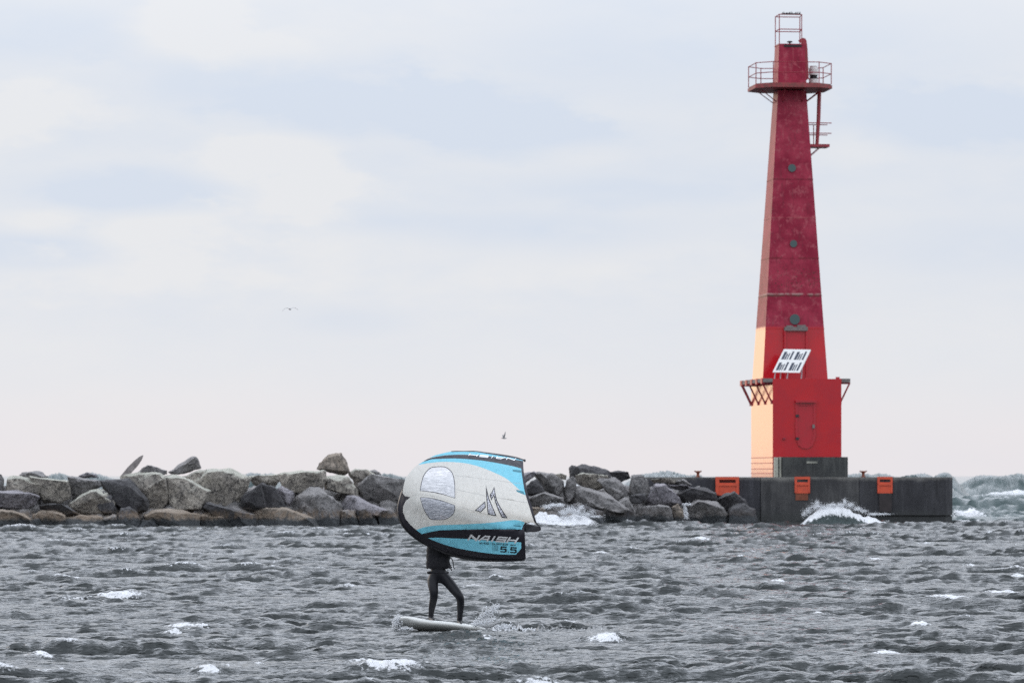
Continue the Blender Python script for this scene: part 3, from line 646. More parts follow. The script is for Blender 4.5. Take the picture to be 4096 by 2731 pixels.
for n_, (a, b_, bb) in enumerate([(2862, 2956, 1980), (3178, 3240, 1972), (3509, 3570, 1972)]):
    zt = ZT + .02; zb = Wp(0, bb, YP).z; xa, xb = px_x(a), px_x(b_); yf = -.06
    bm = bmesh.new()
    hgt = zt - zb; wdt = xb - xa
    # plate with a sunken slot near the top
    sz0, sz1 = zt - hgt * .33, zt - hgt * .16; sx0, sx1 = xa + wdt * .16, xb - wdt * .14
    bx(bm, xa, xb, yf, .12, sz1, zt); bx(bm, xa, xb, yf, .12, zb, sz0)
    bx(bm, xa, sx0, yf + .002, .12, sz0, sz1); bx(bm, sx1, xb, yf + .002, .12, sz0, sz1)
    pln = from_bm('orange_panel', bm, ORG, pier)
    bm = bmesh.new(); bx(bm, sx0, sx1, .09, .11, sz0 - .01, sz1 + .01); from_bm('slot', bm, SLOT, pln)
    bm = bmesh.new(); bx(bm, xa + .02, xa + wdt * .14, yf - .04, yf, zb + .05, sz0); bx(bm, xb - wdt * .12, xb - .02, yf - .04, yf, zb + .05, sz0); bx(bm, xa + .02, xb - .02, yf - .045, yf - .001, sz0 - .16, sz0 - .05)
    from_bm('rim', bm, ORG, pln)
    if n_ == 1:
        bm = bmesh.new(); bx(bm, xa + .05, xb - .1, -.035, .05, zb - .35, zb - .003); from_bm('rusty_fender', bm, RUST, pier)
    if n_ == 2:
        bm = bmesh.new(); bx(bm, xa + .1, xb - .05, -.09, .05, zb - .95, zb - .003); from_bm('timber_fender', bm, simple('wet_timber', (.035, .028, .028), .8, var=.5), pier)
def bollard(px, label):
    Yb_ = YP + .7; c = Wp(px, 1907, Yb_); c.z = ZT
    t = empty('mooring_bollard', c, label, 'bollard', 'mooring bollards on the pier')
    bm = bmesh.new(); lathe(bm, [(.13, 0), (.13, .03), (.075, .06), (.07, .20), (.10, .23)], seg=20); from_bm('post', bm, RUST, t, True, 40)
    bm = bmesh.new(); lathe(bm, [(.10, .23), (.15, .25), (.155, .29), (.12, .31), (.04, .32)], seg=20)
    bx(bm, -.19, -.12, -.03, .03, .28, .33); bx(bm, .12, .19, -.03, .03, .28, .33)
    from_bm('cap', bm, RUST, t, True, 40)
bollard(2792, 'rusty mooring bollard on the pier left of the tower'); bollard(3453, 'rusty mooring bollard on the pier right of the tower')

# ------------------------------------------------------------------ light tower
TH = R(6.2); SEEN = math.sin(R(9.7))   # the turn of the tower, and how it is seen from here
YT = YP + 6.9                       # tower axis
SX = YT / F                         # metres per photo pixel at the axis
def zt(py): return CH + (HZ - py) * SX
AX = at(3159, YT)
tower = empty('light_tower', (AX, YT, ZT), 'tall tapering red steel light tower with gallery on the pier', 'lighthouse', rz=TH)
def zl(py): return zt(py) - ZT
def paint(name):
    m, t, b = mat_new(name); L = t.links.new
    tcn = N(t, 'ShaderNodeTexCoord'); P = tcn.outputs['Object']
    sz = N(t, 'ShaderNodeSeparateXYZ'); L(P, sz.inputs[0])
    n1 = N(t, 'ShaderNodeTexNoise', i_Scale=.9, i_Detail=7.0, i_Roughness=.65); L(P, n1.inputs['Vector'])
    n2 = N(t, 'ShaderNodeTexNoise', i_Scale=3.2, i_Detail=7.0, i_Roughness=.7); L(P, n2.inputs['Vector'])
    n4 = N(t, 'ShaderNodeTexNoise', i_Scale=11, i_Detail=5.0, i_Roughness=.7); L(P, n4.inputs['Vector'])
    zz = M(t, 'ADD', sz.outputs[2], M(t, 'MULTIPLY', M(t, 'SUBTRACT', n2.outputs['Fac'], .5), .25))
    old = SMOOTH(t, zz, zl(1318), zl(1304))
    faded = MIX(t, SMOOTH(t, n1.outputs['Fac'], .36, .66), (.215, .006, .028), (.33, .028, .058))
    faded = MIX(t, SMOOTH(t, n2.outputs['Fac'], .50, .68, 0, .7), faded, (.40, .095, .115))
    faded = MIX(t, SMOOTH(t, n4.outputs['Fac'], .55, .70, 0, .7), faded, (.085, .016, .026))
    mpv = N(t, 'ShaderNodeMapping'); mpv.inputs['Scale'].default_value = (5.0, 5.0, .45); L(P, mpv.inputs[0])
    nv = N(t, 'ShaderNodeTexNoise', i_Scale=1.2, i_Detail=5.0, i_Roughness=.65); L(mpv.outputs[0], nv.inputs['Vector'])
    faded = MIX(t, SMOOTH(t, nv.outputs['Fac'], .56, .70, 0, .5), faded, (.13, .02, .03))
    faded = MIX(t, SMOOTH(t, nv.outputs['Fac'], .28, .42, .45, 0), faded, (.36, .10, .11))
    # rust spots and scraped seam low on the old paint
    sx = sz.outputs[0]
    spt = M(t, 'MULTIPLY', SMOOTH(t, n4.outputs['Fac'], .56, .62), M(t, 'MULTIPLY', SMOOTH(t, sz.outputs[2], zl(1170), zl(1140)), SMOOTH(t, sz.outputs[2], zl(1100), zl(1065), 1, 0)))
    faded = MIX(t, M(t, 'MULTIPLY', spt, .85), faded, (.055, .035, .022))
    c = MIX(t, old, MIX(t, SMOOTH(t, n1.outputs['Fac'], .35, .7), (.47, .006, .013), (.40, .007, .018)), faded)
    for py, w_, cc, am in [(722, .03, (.12, .012, .02), .6), (876, .03, (.45, .12, .13), .45), (1037, .03, (.12, .02, .02), .55), (1186, .05, (.09, .05, .035), .75), (1180, .03, (.50, .36, .33), .5)]:
        dd = M(t, 'ABSOLUTE', M(t, 'SUBTRACT', sz.outputs[2], zl(py)))
        ln = M(t, 'MULTIPLY', SMOOTH(t, dd, w_, w_ * 1.8, am, 0), SMOOTH(t, n2.outputs['Fac'], .40, .56))
        c = MIX(t, ln, c, cc)
    L(c, b.inputs['Base Color'])
    ro = M(t, 'ADD', M(t, 'MULTIPLY', old, .40), .16); L(ro, b.inputs['Roughness'])
    b.inputs['IOR'].default_value = 1.30; L(M(t, 'SUBTRACT', .5, M(t, 'MULTIPLY', old, .25)), b.inputs['Specular IOR Level'])
    L(M(t, 'SUBTRACT', 1.0, M(t, 'MULTIPLY', old, .70)), b.inputs['Coat Weight']); L(M(t, 'ADD', M(t, 'MULTIPLY', old, .16), .12), b.inputs['Coat Roughness']); b.inputs['Coat IOR'].default_value = 1.32
    bp = N(t, 'ShaderNodeBump', i_Strength=.35, i_Distance=.03); L(M(t, 'ADD', n1.outputs['Fac'], M(t, 'MULTIPLY', nv.outputs['Fac'], .6)), bp.inputs['Height']); L(bp.outputs[0], b.inputs['Normal'])
    return m
RED = paint('red_tower_paint')
REDM = simple('red_painted_steel', (.30, .018, .035), .5, .5, var=.6, vscale=6, col2=(.16, .03, .03))
REDB = simple('bright_red_steel', (.42, .010, .022), .35, .5, var=.4, vscale=4, col2=(.30, .02, .025))
REDW = simple('weathered_red_steel', (.30, .05, .055), .6, .4, var=.9, vscale=5, col2=(.12, .05, .04))
GLASS = simple('porthole_glass', (.05, .085, .085), .25, .5)
GREY = simple('grey_paint', (.20, .18, .17), .7, .3, var=.6, vscale=8)
WHITE = simple('white_paint', (.74, .74, .72), .5, .4)
BLACK = simple('black_steel', (.018, .018, .02), .5)
cs = math.cos(TH)
def hw(py):    # half width of tower at a photo row
    return (113 + (py - 364) * (260 - 113) / (1523 - 364)) * SX / cs / 2
# shaft as stacked plates, each with a lip where they meet
cuts = [366, 722, 876, 1037, 1186, 1318, 1523]
bm = bmesh.new()
for a, b_ in zip(cuts, cuts[1:]):
    wa, wb = hw(a), hw(b_) 
    prism(bm, [(-wb, -wb, zl(b_)), (wb, -wb, zl(b_)), (wb, wb, zl(b_)), (-wb, wb, zl(b_))], [(-wa, -wa, zl(a) - .012), (wa, -wa, zl(a) - .012), (wa, wa, zl(a) - .012), (-wa, wa, zl(a) - .012)])
    if a > 366:
        w3 = wa + .012; prism(bm, [(-w3, -w3, zl(a) - .03), (w3, -w3, zl(a) - .03), (w3, w3, zl(a) - .03), (-w3, w3, zl(a) - .03)], [(-w3, -w3, zl(a) + .03), (w3, -w3, zl(a) + .03), (w3, w3, zl(a) + .03), (-w3, w3, zl(a) + .03)])
shaft = from_bm('shaft', bm, RED, tower)
# upper drum above gallery
bm = bmesh.new(); wa, wb = 103 * SX / cs / 2, 115 * SX / cs / 2
sq = lambda w, z: [(-w, -w, z), (w, -w, z), (w, w, z), (-w, w, z)]
prism(bm, sq(wb, zl(343)), sq(wa, zl(186)))
prism(bm, sq(wa + .02, zl(186) + .001), sq(wa + .02, zl(181)))
upper = from_bm('lantern_room', bm, RED, tower)
bm = bmesh.new(); prism(bm, [(-wa * .62, -wa - .03, zl(194)), (wa * .75, -wa - .03, zl(194)), (wa * .75, -wa - .001, zl(194)), (-wa * .62, -wa - .001, zl(194))], [(-wa * .62, -wa - .05, zl(185)), (wa * .75, -wa - .05, zl(185)), (wa * .75, -wa - .001, zl(185)), (-wa * .62, -wa - .001, zl(185))])
from_bm('hatch_rim', bm, BLACK, upper)
# service room: as wide as the shaft foot, running forward
WB = hw(1523); PRO = 3.35
LEFT = -WB - .04; RIGHT = WB + .10
zr = zl(1523); 
bm = bmesh.new(); bx(bm, LEFT, RIGHT, -WB - PRO, WB + .05, -.05, zr)
room = from_bm('service_room', bm, RED, tower)
# cap deck edge, side walkways and their brackets
bm = bmesh.new(); ov = .50
zd0, zd1 = zl(1536), zl(1523) + .02
bx(bm, LEFT - ov, LEFT - .002, -WB - PRO, WB + .4, zd0, zd1)
bx(bm, RIGHT + .002, RIGHT + ov, -WB - PRO + .2, WB + .4, zd0, zd1)
from_bm('walkway', bm, GREY, room)
zf = zl(1612)
def bracket(x_in, x_out, y):
    bm = bmesh.new(); s = 1 if x_out > x_in else -1
    tube(bm, [(x_out, y, zd0 - .02), (x_in + s * .03, y, zf)], .045, 6)
    bx(bm, min(x_in, x_out), max(x_in, x_out), y - .05, y + .05, zd0 - .09, zd0 - .003)
    bx(bm, min(x_in + s * .002, x_in + s * .06), max(x_in + s * .002, x_in + s * .06), y - .09, y + .09, zf - .12, zf + .08)
    from_bm('bracket', bm, REDM, room)
L_all = 2 * WB + PRO
for k in range(5): bracket(LEFT, LEFT - ov, -WB - PRO + .25 + k * (L_all - .4) / 3.0 if k < 4 else WB + .2)
for k in range(3): bracket(RIGHT, RIGHT + ov, -WB - PRO + .35 + k * 2.6)
for k in range(5):
    bm = bmesh.new(); bx(bm, LEFT - ov - .04, LEFT - ov + .10, -WB - PRO + .1 + k * 1.65, -WB - PRO + .62 + k * 1.65, zd0 - .08, zd1 + .02); from_bm('edge_clip', bm, REDB, room)
for xa_, xb_, hh_ in ((RIGHT - .25, RIGHT - .08, .1), (-.02, .2, .06), (.3, .5, .06)):
    bm = bmesh.new(); bx(bm, xa_, xb_, -WB - PRO + .05, -WB - PRO + .25, zr + .001, zr + hh_); from_bm('roof_fitting', bm, REDB, room)
# ribs low on the side wall
for z in (.98, .70, .40, .17):
    bm = bmesh.new(); bx(bm, LEFT - .025, LEFT - .001, -WB - PRO + .02, WB, z, z + .04); from_bm('side_rib', bm, REDB, room)
yfr = -WB - PRO
def fx(zx): return LEFT + (zx - 412) * .4785 * (YT - 4.9) / F / cs      # zoom4 columns on the room's front
def fz(zy): return CH + (HZ - (1250 + zy * .4785)) * (YP + 1.7) / F - ZT
door_pts = [(612, 765), (760, 765), (760, 1010), (752, 1060), (735, 1100), (700, 1122), (665, 1118), (635, 1095), (618, 1050), (612, 1000)]
bm = bmesh.new(); prism(bm, [(fx(x), yfr - .035, fz(y)) for x, y in door_pts], [(fx(x), yfr - .001, fz(y)) for x, y in door_pts])
door = from_bm('door', bm, REDB, tower)
bm = bmesh.new(); fr_ = [(600, 762), (772, 762), (772, 1010), (763, 1068), (743, 1112), (702, 1136), (660, 1132), (625, 1106), (607, 1055), (600, 1000)]
inner_ = [(620, 775), (752, 775), (752, 1005), (745, 1055), (730, 1092), (700, 1110), (668, 1108), (642, 1088), (626, 1046), (620, 996)]
n_ = len(fr_)
va = [bm.verts.new((fx(x), yfr - .07, fz(y))) for x, y in fr_]; vb = [bm.verts.new((fx(x), yfr - .07, fz(y))) for x, y in inner_]
vc = [bm.verts.new((fx(x), yfr - .001, fz(y))) for x, y in fr_]; vd = [bm.verts.new((fx(x), yfr - .036, fz(y))) for x, y in inner_]
for k in range(n_):
    k2 = (k + 1) % n_; bm.faces.new((va[k], va[k2], vb[k2], vb[k])); bm.faces.new((vc[k], vc[k2], va[k2], va[k])); bm.faces.new((vb[k], vb[k2], vd[k2], vd[k]))
from_bm('frame', bm, REDB, door)
for zy in (860, 1050):
    bm = bmesh.new(); bx(bm, fx(602), fx(630), yfr - .12, yfr - .07, fz(zy + 12), fz(zy - 8)); from_bm('hinge', bm, BLACK, door)
bm = bmesh.new(); bx(bm, fx(742), fx(762), yfr - .14, yfr - .071, fz(965), fz(935)); from_bm('handle', bm, GREY, door)
bm = bmesh.new(); bx(bm, fx(600), fx(775), yfr - .22, yfr - .001, fz(742), fz(732)); bx(bm, fx(600), fx(775), yfr - .22, yfr - .18, fz(752), fz(742)); from_bm('door_hood', bm, REDB, tower)
bm = bmesh.new(); lathe(bm, [(.07, 0), (.07, .1), (.05, .14)], seg=14)
bmesh.ops.rotate(bm, verts=bm.verts, matrix=Matrix.Rotation(R(90), 3, 'X')); bmesh.ops.translate(bm, verts=bm.verts, vec=(fx(505), yfr - .001, fz(1052)))
from_bm('wall_lamp', bm, REDM, tower)
# portholes with rims
def porthole(px, py, r):
    w = hw(py); sl_ = (hw(1523) - hw(366)) / (zl(366) - zl(1523))
    cx = (px - (3159 + w * SEEN / SX)) * SX / cs
    bm = bmesh.new(); lathe(bm, [(r * SX, 0), (r * SX, .06), (r * SX * .86, .07)], seg=28)
    bmesh.ops.rotate(bm, verts=bm.verts, matrix=Matrix.Rotation(R(90) , 3, 'X')); bmesh.ops.translate(bm, verts=bm.verts, vec=(cx, -w - .0, zl(py)))
    p = from_bm('porthole', bm, RED, tower, True, 30)
    bm = bmesh.new(); lathe(bm, [(r * SX * .93, .05), (r * SX * .93, .085)], seg=28)
    bmesh.ops.rotate(bm, verts=bm.verts, matrix=Matrix.Rotation(R(90), 3, 'X')); bmesh.ops.translate(bm, verts=bm.verts, vec=(cx, -w, zl(py)))
    from_bm('pane', bm, GLASS, p, True, 30)
porthole(3167, 678, 17); porthole(3173, 980, 15.5); porthole(3178, 1281, 22)
# upper doorway: lintel, jambs, recessed leaf
w = hw(1330)
def gx(zx): return (2900 + zx * .4785 - 3159 - w * SEEN / SX) * SX / cs
bm = bmesh.new(); bx(bm, gx(492), gx(682), -w - .34, -w + .1, zl(1327), zl(1312)); bx(bm, gx(510), gx(560), -w - .30, -w + .1, zl(1312) + .001, zl(1306)); bx(bm, gx(600), gx(668), -w - .30, -w + .1, zl(1312) + .001, zl(1304))
from_bm('lintel', bm, GREY, tower)
bm = bmesh.new(); w2 = hw(1520)
bx(bm, gx(488), gx(503), -w2 - .12, -w + .1, zr + .001, zl(1327) - .001); bx(bm, gx(668), gx(683), -w2 - .12, -w + .1, zr + .001, zl(1327) - .001); bx(bm, gx(503) + .001, gx(668) - .001, -w2 - .02, -w + .1, zr + .001, zl(1327) - .001)
from_bm('upper_doorway', bm, REDB, tower)
# gallery
def octo(h, c): return [(-h + c, -h), (h - c, -h), (h, -h + c), (h, h - c), (h - c, h), (-h + c, h), (-h, h - c), (-h, -h + c)]
GH, GC = 2.02, .78
bm = bmesh.new(); o8 = octo(GH, GC); prism(bm, [(x, y, zl(362)) for x, y in o8], [(x, y, zl(349)) for x, y in o8])
o9 = octo(GH - .06, GC); prism(bm, [(x, y, zl(349) + .001) for x, y in o9], [(x, y, zl(344)) for x, y in o9])
gal = from_bm('gallery_deck', bm, REDW, tower)
zdk = zl(345)
bm = bmesh.new(); o8 = octo(GH - .04, GC)
for zz_ in (zl(262), zl(303)):
    P8 = [Vector((x, y, zz_)) for x, y in o8]
    for k in range(8): tube(bm, [P8[k], P8[(k + 1) % 8]], .024, 6)
for x, y in o8: tube(bm, [(x, y, zdk), (x, y, zl(260))], .026, 6)
from_bm('gallery_railing', bm, REDM, tower)
def brace(pts, r=.025, name='brace', mat=REDM):
    bm = bmesh.new(); tube(bm, pts, r, 6); from_bm(name, bm, mat, tower)
w4 = hw(410)
for s in (-1, 1):
    for yy in (-.5, .5): brace([(s * (GH - .45), yy * 1.2, zl(366)), (s * (w4 + .0), yy, zl(412))])
for yy in (-1, 1):
    for xx in (-.5, .5): brace([(xx, yy * (GH - .5), zl(366)), (xx, yy * w4, zl(412))])
# cage on the roof
cg = wa * .98; bm = bmesh.new(); ztop = zl(64)
cs4 = [(-cg, -cg), (cg * .78, -cg), (cg * .98, cg), (-cg * .98, cg)]
for x, y in cs4: tube(bm, [(x, y, zl(181)), (x, y, ztop)], .026, 6)
for z_ in (zl(123), ztop):
    for k in range(4): tube(bm, [(*cs4[k], z_), (*cs4[(k + 1) % 4], z_)], .026, 6)
from_bm('roof_cage', bm, REDM, tower)
bm = bmesh.new(); r5 = random.Random(5)
for k in range(22):
    x = -cg * .8 + k * .045 + r5.uniform(-.02, .02); tube(bm, [(x, -cg + r5.uniform(-.1, .1), ztop + .03), (x + r5.uniform(-.12, .12), -cg + r5.uniform(-.15, .15), ztop + r5.uniform(.04, .13))], .017, 5)
tube(bm, [(-cg * .8, -cg, ztop + .04), (.1, -cg, ztop + .03), (.45, -cg + .02, ztop + .03)], .03, 6)
from_bm('bird_spikes', bm, BLACK, tower)
bm = bmesh.new(); lathe(bm, [(.09, zl(180)), (.09, zl(177)), (.05, zl(176)), (.05, zl(172)), (.13, zl(171)), (.15, zl(167)), (.08, zl(165))], seg=16); from_bm('roof_beacon', bm, BLACK, tower, True, 40)
# ladder guard curling over the roof edge on the right
bm = bmesh.new(); gpts = [(wa - .22, zl(162)), (wa - .10, zl(156)), (wa + .04, zl(158)), (wa + .12, zl(168)), (wa + .17, zl(200)), (wa + .20, zl(250)), (wa + .24, zl(320)), (wa + .10, zl(322)), (wa + .06, zl(250)), (wa - .0, zl(186)), (wa - .06, zl(172)), (wa - .14, zl(170))]
prism(bm, [(x, -.55, z) for x, z in gpts], [(x, -.45, z) for x, z in gpts]); prism(bm, [(x, .0, z) for x, z in gpts], [(x, .1, z) for x, z in gpts])
for k in range(12): tube(bm, [(wa + .12 + k * .006, -.46, zl(170 + k * 12)), (wa + .12 + k * .006, .01, zl(170 + k * 12))], .02, 5)
from_bm('ladder', bm, REDM, tower)
# pipe and small landing on the right side
px_pipe = 1.40
bm = bmesh.new(); tube(bm, [(px_pipe + .12, -.25, zl(366) ), (px_pipe + .08, -.25, zl(470)), (px_pipe, -.25, zl(576))], [.105, .105, .09], 12); tube(bm, [(px_pipe, -.25, zl(576)), (px_pipe, -.25, zl(584))], [.10, .2], 12)
from_bm('vent_pipe', bm, REDM, tower)
wl = hw(580)
bm = bmesh.new(); bx(bm, wl + .01, wl + .98 + 0.08, -.75, .45, zl(591), zl(580)); from_bm('landing', bm, REDM, tower)
for yq in (-.75, .45):
    bm = bmesh.new()
    for zz_ in (zl(496), zl(537)): tube(bm, [(wl - .1, yq, zz_), (wl + 1.15, yq, zz_)], .026, 6)
    tube(bm, [(wl + .42, yq, zl(580)), (wl + .42, yq, zl(496))], .026, 6)
    from_bm('landing_railing', bm, REDM, tower)
for yy in (-.6, .3): brace([(wl + .62, yy, zl(591)), (hw(630), yy * .8, zl(630))], .022)
# fog signal on the gallery, right side
fs_ = empty('fog_signal', tower.location + Matrix.Rotation(TH, 3, 'Z') @ Vector((1.30, .25, zdk)), 'white louvred fog signal standing on the gallery right of the tower', 'fog signal', rz=TH)
bm = bmesh.new(); H0 = zl(262) - zdk
lathe(bm, [(.20, .05), (.20, .16), (.24, .17), (.24, H0 * .36), (.22, H0 * .37)], seg=20); lathe(bm, [(.24, H0 * .56), (.24, H0 * .86), (.20, H0 * .9), (.20, H0 * .99), (.10, H0 * 1.02)], seg=20)
from_bm('housing', bm, simple('offwhite_paint', (.66, .64, .62), .6, var=.3, vscale=9), fs_, True, 30)
bm = bmesh.new()
lathe(bm, [(.17, H0 * .36), (.17, H0 * .57)], seg=20)
for k in range(3): lathe(bm, [(.21, H0 * (.40 + k * .055)), (.22, H0 * (.415 + k * .055)), (.21, H0 * (.43 + k * .055))], seg=20)
from_bm('louvre', bm, BLACK, fs_, True, 30)
bm = bmesh.new(); bx(bm, -.26, .26, -.2, .2, -.0, .05); bx(bm, -.24, .24, -.18, -.14, .06, .15); from_bm('base', bm, BLACK, fs_)
# solar array on the service room roof
def sp3(zx, zy, dep): 
    Yq = YP + 1.5 + 1.5 + dep; return Wp(2900 + zx * .4785, 1250 + zy * .4785, Yq)
bl = sp3(400, 502, 0.0); u_ = sp3(625, 507, -.75) - bl; v_ = sp3(495, 310, .75) - bl
sol = empty('solar_array', bl, 'tilted white solar array of four panels on the service room roof', 'solar panel')
nn = u_.cross(v_).normalized()
if nn.y > 0: nn = -nn
def quadbox(bm, a0, a1, b0, b1, d0, d1):
    c = [u_ * a + v_ * b for a, b in ((a0, b0), (a1, b0), (a1, b1), (a0, b1))]
    prism(bm, [p + nn * d0 for p in c], [p + nn * d1 for p in c])
bm = bmesh.new(); quadbox(bm, 0, 1, 0, 1, 0, .05); from_bm('frame', bm, WHITE, sol)
CELL = simple('solar_cells', (.035, .045, .075), .25, .5, var=.4, vscale=10)
for i in range(2):
    for j in range(2):
        a0 = .06 + i * .47; b0 = .06 + j * .47; bm = bmesh.new()
        for (s0, s1, t1) in ((0.02, .12, .36), (.14, .19, .27), (.22, .26, .30), (.31, .38, .38)): quadbox(bm, a0 + s0, a0 + s1, b0 + .02, b0 + t1, .051, .054)
        from_bm('cell_panel', bm, CELL, sol)
zroof = ZT + zr; GALV = simple('galvanised_steel', (.4, .41, .43), .5, .5, .3)
for a, b_ in ((.08, .02), (.55, .02), (.98, .25), (.1, .5)):
    bm = bmesh.new(); p = u_ * a + v_ * b_; g_ = Vector((p.x - .04, p.y + .05, zroof - bl.z)); tube(bm, [p - nn * .01, g_], .035, 6); from_bm('support', bm, GALV, sol)
# plinth in front of the service room
pz0 = ZT + .001
pl_ = empty('concrete_plinth', (at(3245, YP), YP + .0, pz0), 'dark concrete plinth on the pier below the red door', 'plinth')
bm = bmesh.new(); pzt = Wp(0, 1827, YP + .15).z - pz0; X0 = at(3104, YP) - pl_.location.x; X1 = at(3392, YP) - pl_.location.x
bx(bm, X0 + .33, X1, .10, .10 + 1.6 + .0, 0, pzt); from_bm('block', bm, CONP, pl_)
bm = bmesh.new(); bx(bm, X0 - .04, X0 + .12, .13, 1.5, 0, pzt - .01); bx(bm, X0 + .18, X0 + .27, .08, 1.5, 0, pzt - .004); from_bm('pale_edge', bm, CONL, pl_)
bm = bmesh.new(); bx(bm, X0 + .12, X0 + .18, .16, 1.5, 0, pzt - .02); bx(bm, X0 + .27, X0 + .33, .14, 1.5, 0, pzt - .02); from_bm('seam', bm, CONP, pl_)
bm = bmesh.new(); bx(bm, X0 + 1.55, X0 + 2.1, .07, .099, pzt * .68, pzt * .78); from_bm('ledge', bm, CONL, pl_)

# ------------------------------------------------------------------ wing
ZK = .3507 / F * (YS - .4)     # metres per zoom pixel
wing = empty('surf_wing', Wp(1500 + 1000 * .3507, 1750 + 800 * .3508, YS - .7), 'grey, turquoise and black inflatable wing sail held up by the surfer', 'wing sail')
def dep(x, y):
    v = y - (665 + .213 * (x - 330))
    d = 1.05 * (v / 620) ** 2 if v < 0 else .62 * (v / 620) ** 2
    # the belly of the cloth and luff of the trailing edge
    d -= .16 * math.sin(max(0, min(1, (x - 280) / 1450)) * math.pi) * (1 - min(1, abs(v) / 700)) 
    if x < 700: d += .28 * ((700 - x) / 430) ** 2 * (1 - .5 * min(1, abs(v) / 500))
    fold = math.exp(-((v - 30) / 60) ** 2) * max(0, (x - 900) / 900)
    d += .07 * fold
    if v > 0: d += .05 * math.sin((x + y) / 60) * max(0, (x - 1450) / 300) * math.exp(-((y - 980) / 90) ** 2)
    d += .012 * math.sin((x * .8 - y * .6) / 46) * max(0, (x - 1000) / 800)
    return d
def wl3(x, y, off=0.0): return Vector(((x - 1000) * ZK, dep(x, y) + off, (800 - y) * ZK))
S2 = lambda pts, n=5, closed=False: [(p.x, p.y) for p in spline([(a, b, 0) for a, b in pts], n, closed)]
le_in = [(345, 462), (318, 560), (300, 640), (268, 740), (262, 830), (300, 940), (380, 1060), (500, 1160), (640, 1240), (870, 1315), (1150, 1365), (1400, 1378), (1580, 1378), (1718, 1388)]
te = [(1712, 1250), (1706, 1100), (1700, 1030), (1712, 990), (1745, 968), (1800, 972), (1868, 1005), (1836, 955), (1790, 800), (1735, 620), (1705, 450), (1692, 350), (1690, 262)]
topc = [(1700, 245), (1600, 218), (1350, 180), (1150, 148), (1000, 148), (870, 150), (740, 182), (630, 215), (540, 275), (450, 335), (390, 405)]
outline = S2(le_in + [(1718, 1389)], 4) + S2(te, 3) + S2(topc, 4)
black_low = [(240, 480), (345, 462), (322, 560), (312, 630), (340, 665), (405, 678), (350, 722), (318, 790), (318, 850), (350, 930), (410, 1000), (470, 1052), (530, 1098), (620, 1075), (750, 1052), (1000, 1045), (1300, 1040), (1672, 1045), (1684, 1000), (1712, 968), (1760, 960), (1760, 1050), (1760, 1500), (240, 1500)]
blue1 = S2([(470, 1052), (560, 1020), (720, 996), (1000, 985), (1250, 972), (1450, 952), (1560, 938), (1640, 942), (1708, 966)], 4) + [(1684, 1000), (1672, 1045), (1300, 1040), (1000, 1045), (750, 1052), (620, 1075), (530, 1098)]
blue2 = S2([(605, 1143), (700, 1138), (820, 1143), (1100, 1155), (1300, 1172), (1665, 1190)], 4) + [(1665, 1260), (1605, 1333)] + S2([(1603, 1333), (1450, 1330), (1300, 1318), (1100, 1290), (900, 1250), (760, 1208), (660, 1170)], 4)
blueU = S2([(480, 310), (560, 268), (640, 245), (860, 236), (1000, 240), (1200, 258), (1400, 290), (1550, 320), (1665, 350)], 4) + [(1685, 500), (1714, 655)] + S2([(1712, 655), (1640, 590), (1500, 470), (1350, 395), (1200, 335), (1050, 295), (900, 278), (740, 276), (600, 290)], 4)
blackU = S2([(545, 276), (620, 232), (800, 200), (1000, 192), (1250, 206), (1500, 235), (1720, 262)], 4) + [(1720, 350), (1665, 350)] + S2([(1664, 350), (1550, 320), (1400, 290), (1200, 258), (1000, 240), (860, 236), (640, 245)], 4)
blueT = S2([(620, 226), (700, 193), (860, 157), (1000, 155), (1150, 160), (1350, 192), (1550, 226), (1670, 250), (1692, 262)], 4) + S2([(1692, 264), (1500, 232), (1250, 205), (1000, 190), (800, 198)], 4)
teS = [(1665, 350), (1685, 500), (1714, 650), (1762, 800), (1812, 955), (1845, 1000), (1900, 1030), (1900, 900), (1800, 600), (1740, 400), (1730, 240), (1690, 255)]
topS = [(860, 160), (1000, 157), (1150, 160), (1350, 192), (1550, 226), (1690, 258), (1740, 258), (1740, 200), (1500, 120), (860, 120)]
win1 = S2([(513, 605), (530, 500), (560, 415), (620, 348), (685, 330), (790, 330), (850, 365), (890, 420), (912, 530), (916, 692)], 4) + S2([(916, 692), (800, 655), (650, 622), (513, 606)], 3)[1:-1]
win2 = S2([(516, 678), (620, 682), (760, 712), (916, 768)], 3) + S2([(915, 770), (912, 830), (880, 885), (800, 930), (650, 932), (600, 890), (555, 810), (520, 700)], 4)
def inset(P, d):
    cx = sum(p[0] for p in P) / len(P); cy = sum(p[1] for p in P) / len(P)
    return [(x + (cx - x) * d / max(1, math.hypot(x - cx, y - cy)), y + (cy - y) * d / max(1, math.hypot(x - cx, y - cy))) for x, y in P]
w1i, w2i = inset(win1, 8), inset(win2, 7)
def strip(pts, w_):
    a = [(x, y - w_) for x, y in pts]; b = [(x, y + w_) for x, y in pts[::-1]]; return a + b
seams = [strip(S2([(910, 430), (1300, 478), (1670, 526)], 3), 1.6), strip(S2([(920, 588), (1250, 660), (1740, 742)], 3), 1.8), strip(S2([(930, 775), (1150, 838), (1300, 880)], 3), 1.8), strip(S2([(420, 660), (560, 650), (760, 690), (930, 752)], 3), 1.5)]
batt = [[(1565, 362), (1665, 372), (1668, 402), (1570, 385)], [(1610, 593), (1690, 612), (1710, 655), (1612, 615)], [(1575, 994), (1672, 1006), (1660, 1020), (1580, 1008)]]
layers = [(black_low, 2), (blueU, 1), (blackU, 2), (blueT, 1), (blue2, 1), (blue1, 1), (teS, 2), (topS, 2), (win1, 2), (win2, 2), (w1i, 4), (w2i, 5)] + [(s, 3) for s in seams] + [(b_, 6) for b_ in batt]
